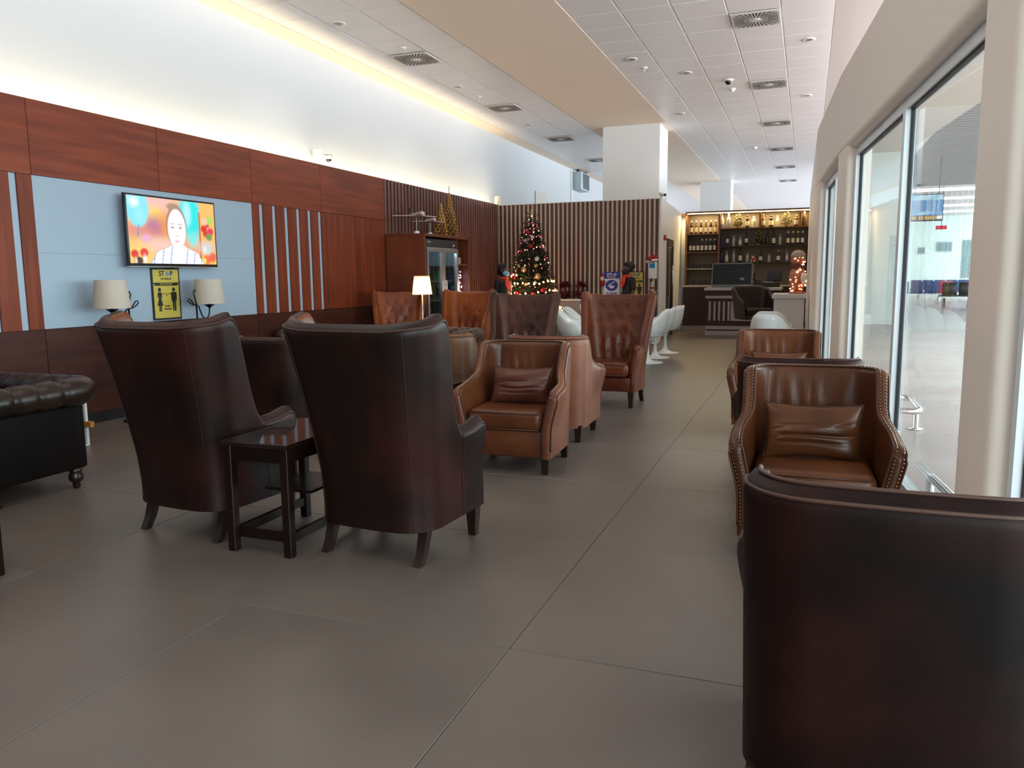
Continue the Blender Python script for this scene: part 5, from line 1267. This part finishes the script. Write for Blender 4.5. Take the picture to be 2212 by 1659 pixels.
COP = mat('copper_mesh', '#9a5a3c', .4, '#b87a58', 20, metal=.3, bump=.6, bscale=70)
mk('torso', MB().ball((0, 0, .22), .125, 16, 12, 1.7), COP, sn, True); mk('head', MB().ball((0, 0, .505), .105, 16, 12, 1.05), COP, sn, True)
mk('hat', MB().lathe([(.11, .55), (.10, .61), (.06, .655), (.01, .665)], 16), mat('knit_hat_tan', '#a89888', .8), sn, True); mk('scarf', MB().tube([(.09*math.cos(a), .09*math.sin(a), .415) for a in [2*PI*k/18 for k in range(18)]], .022, 8, True), mat('dark_red_scarf', '#5a1d18', .7), sn, True)
mk('white_arm', MB().ball((.085, -.09, .24), .045, 10, 8, 1.8), mat('plush_white', ''), sn, True); mk('base', MB().lathe([(.13, 0), (.12, .03)], 16), COP, sn, True)
b = MB(); r9 = random.Random(2)
for k in range(44):
    a = r9.uniform(-PI, 0); z = r9.uniform(.03, .6); R = .13 if z < .4 else .11
    R *= math.sqrt(max(.05, 1-((z-.22)/.24)**2)) if z < .4 else math.sqrt(max(.05, 1-((z-.505)/.115)**2))
    b.ball((R*math.cos(a), R*math.sin(a), z), .008, 6, 4)
stuff(mk('fairy_lights', b, mat('copper_fairy', '#ffe6c8', .5, emit=9, ecol='#ffc79a'), sn))
tulip('white tulip chair seen from behind above the farthest club armchair, nearer one', (-.42, 11.2, 0), -.25, 'white tulip chairs by the white counter')
tulip('white tulip chair seen from behind in front of the white counter, farther one', (-.46, 12.1, 0), -.1, 'white tulip chairs by the white counter')
# ================================================================== CONCOURSE OBJECTS
db = thing('departure_board', 'blue departures screen hanging from the concourse ceiling beyond the glass', 'screen', (3.06, 25, 3.18))
mk('case', MB().rbox((0, .05, 0), (.84, .09, .74), .01, 1), BLACKP, db)
def dep(u, v):
    c = [.03, .22, .55] if v > .2 else [.55, .75, .9]
    if v < .2 and math.sin(u*9+v*12) > .4: c = [.3, .6, .85]
    if .22 < v < .66:
        row = int((v-.22)/.045)
        if ((v-.22)/.045) % 1 < .5:
            for a, b in ((.04, .09), (.11, .30), (.48, .54), (.56, .62), (.66, .78), (.82, .90)):
                if a < u < b and (math.sin(u*170+row*7)+math.sin(u*61+row*3)) > -.3: c = [.7, .82, .95]
    if .66 < v < .78: c = [.1, .38, .75] if math.sin(u*7+v*20) > 0 else [.35, .62, .9]
    if v > .80:
        c = [.03, .02, .02]
        for a, b in ((0, .2), (.25, .42), (.45, .80)):
            if a < u < b and .84 < v < .96 and math.sin(u*90) > -.5: c = [.95, .5, .05]
        if u > .82 and .83 < v < .96: c = [.95, .92, .9]
    return c
screen('screen', db, 120, 90, .80, .70, dep, MATBACK, (0, -.0005, 0), 1.0)
for x in (-.3, .3): mk('hanger_rod', MB().tube([(x, .05, .36), (x, .05, 1.42)], .012, 6), DKST, db)
es = thing('hanging_sign', 'small red hanging sign in the concourse beyond the departures screen', 'sign', (4.35, 31.5, 2.95))
mk('sign_board', MB().rbox((0, 0, 0), (.34, .06, .13), .006, 1), mat('sign_red', '#c8203a', .5, emit=.6, ecol='#c8203a'), es); mk('hanger_rod', MB().tube([(0, 0, .06), (0, 0, 1.62)], .008, 6), DKST, es)
LUM = mat('luminous_strip', '#ffffff', .5, emit=7, ecol='#f4fbff')
for i, (y, x0, x1) in enumerate(((38.0, 4.0, 13), (42.5, 4.4, 13), (47, 5, 14), (51.5, 5.5, 14.5))):
    o = mk('ceiling_light', MB().box(x0, x1, y, y+.7, 4.85, 4.899), LUM); tag(o, 'long glowing ceiling light across the far concourse, %s from the glass' % _ord[i], 'ceiling light', 'long concourse ceiling lights')
BLS = mat('blue_seat_fabric', '#2c4374', .6); PNK = mat('pink_seat_fabric', '#c4406a', .6)
def bench(label, loc, rz, cols_):
    t = thing('airport_bench', label, 'bench', loc, rz, None); n = len(cols_)
    mk('beam', MB().box(-n*.3, n*.3, -.03, .03, .36, .42), STEEL, t)
    for s in (-1, 1):
        mk('leg', MB().add([(s*n*.22-.03, -.03, .36), (s*n*.22+.03, -.03, .36), (s*n*.22+.03, .03, .36), (s*n*.22-.03, .03, .36), (s*n*.22-.03, -.28, 0), (s*n*.22+.03, -.28, 0), (s*n*.22+.03, -.22, 0), (s*n*.22-.03, -.22, 0)], [(0,1,2,3),(7,6,5,4),(0,4,5,1),(1,5,6,2),(2,6,7,3),(3,7,4,0)])
           .add([(s*n*.22-.03, -.03, .36), (s*n*.22+.03, -.03, .36), (s*n*.22+.03, .03, .36), (s*n*.22-.03, .03, .36), (s*n*.22-.03, .22, 0), (s*n*.22+.03, .22, 0), (s*n*.22+.03, .28, 0), (s*n*.22-.03, .28, 0)], [(0,1,2,3),(7,6,5,4),(0,4,5,1),(1,5,6,2),(2,6,7,3),(3,7,4,0)]), STEEL, t)
    for i, m in enumerate(cols_):
        x = -n*.3+.3+i*.6
        mk('seat', MB().rbox((x, -.05, .455), (.54, .5, .07), .02, 2), m, t, True, AUTO); mk('backrest', MB().rbox((x, .24, .74), (.54, .06, .5), .02, 2), m, t, True, AUTO)
        mk('armrest', MB().box(x-.3, x-.27, -.2, .2, .60, .63).box(x-.295, x-.275, -.02, .02, .42, .60), STEEL, t)
bench('blue airport seats with a pink end seat at the left of the far concourse', (5.2, 42, 0), PI, (PNK, BLS, BLS, BLS))
bench('blue seats with pink end at the right of the far concourse', (7.1, 44.5, 0), PI, (PNK, BLS, BLS, BLS))
bench('long blue airport seat row farthest back along the concourse wall', (7.4, 51, 0), PI, (BLS,)*6)
bench('pair of black airport seats seen from behind in the far concourse', (5.75, 36.5, 0), PI, (BLACKP, BLACKP))
# bumper rails outside the glass
br_ = thing('bumper_rail', 'curved chrome bumper rail on posts outside the glass', 'rail', (0, 0, 0))
mk('rail_tube', MB().tube([(.62, 7.42, .2), (.8, 7.36, .2), (.89, 7.34, .2), (.935, 7.38, .2), (.95, 7.47, .2), (.95, 8.05, .2), (.93, 8.15, .2), (.86, 8.2, .2), (.7, 8.24, .2)], .027, 12), CHROME, br_, True)
for x, y in ((.74, 7.39), (.945, 7.62)):
    mk('post', MB().lathe([(.06, -.004), (.06, .012), (.024, .018), (.024, .19)], 14, (x, y, 0)), CHROME, br_, True)
b2 = thing('bumper_rail', 'straight chrome bumper rail low along the outside of the glass beside the walnut armchair', 'rail', (0, 0, 0))
mk('rail_tube', MB().tube([(RX(s)+.21, s, .17) for s in (4.1, 4.4, 4.7, 5.0, 5.4)], .027, 12), CHROME, b2, True)
for s in (4.25, 5.1): mk('post', MB().lathe([(.06, -.004), (.06, .012), (.024, .018), (.024, .16)], 14, (RX(s)+.21, s, 0)), CHROME, b2, True)
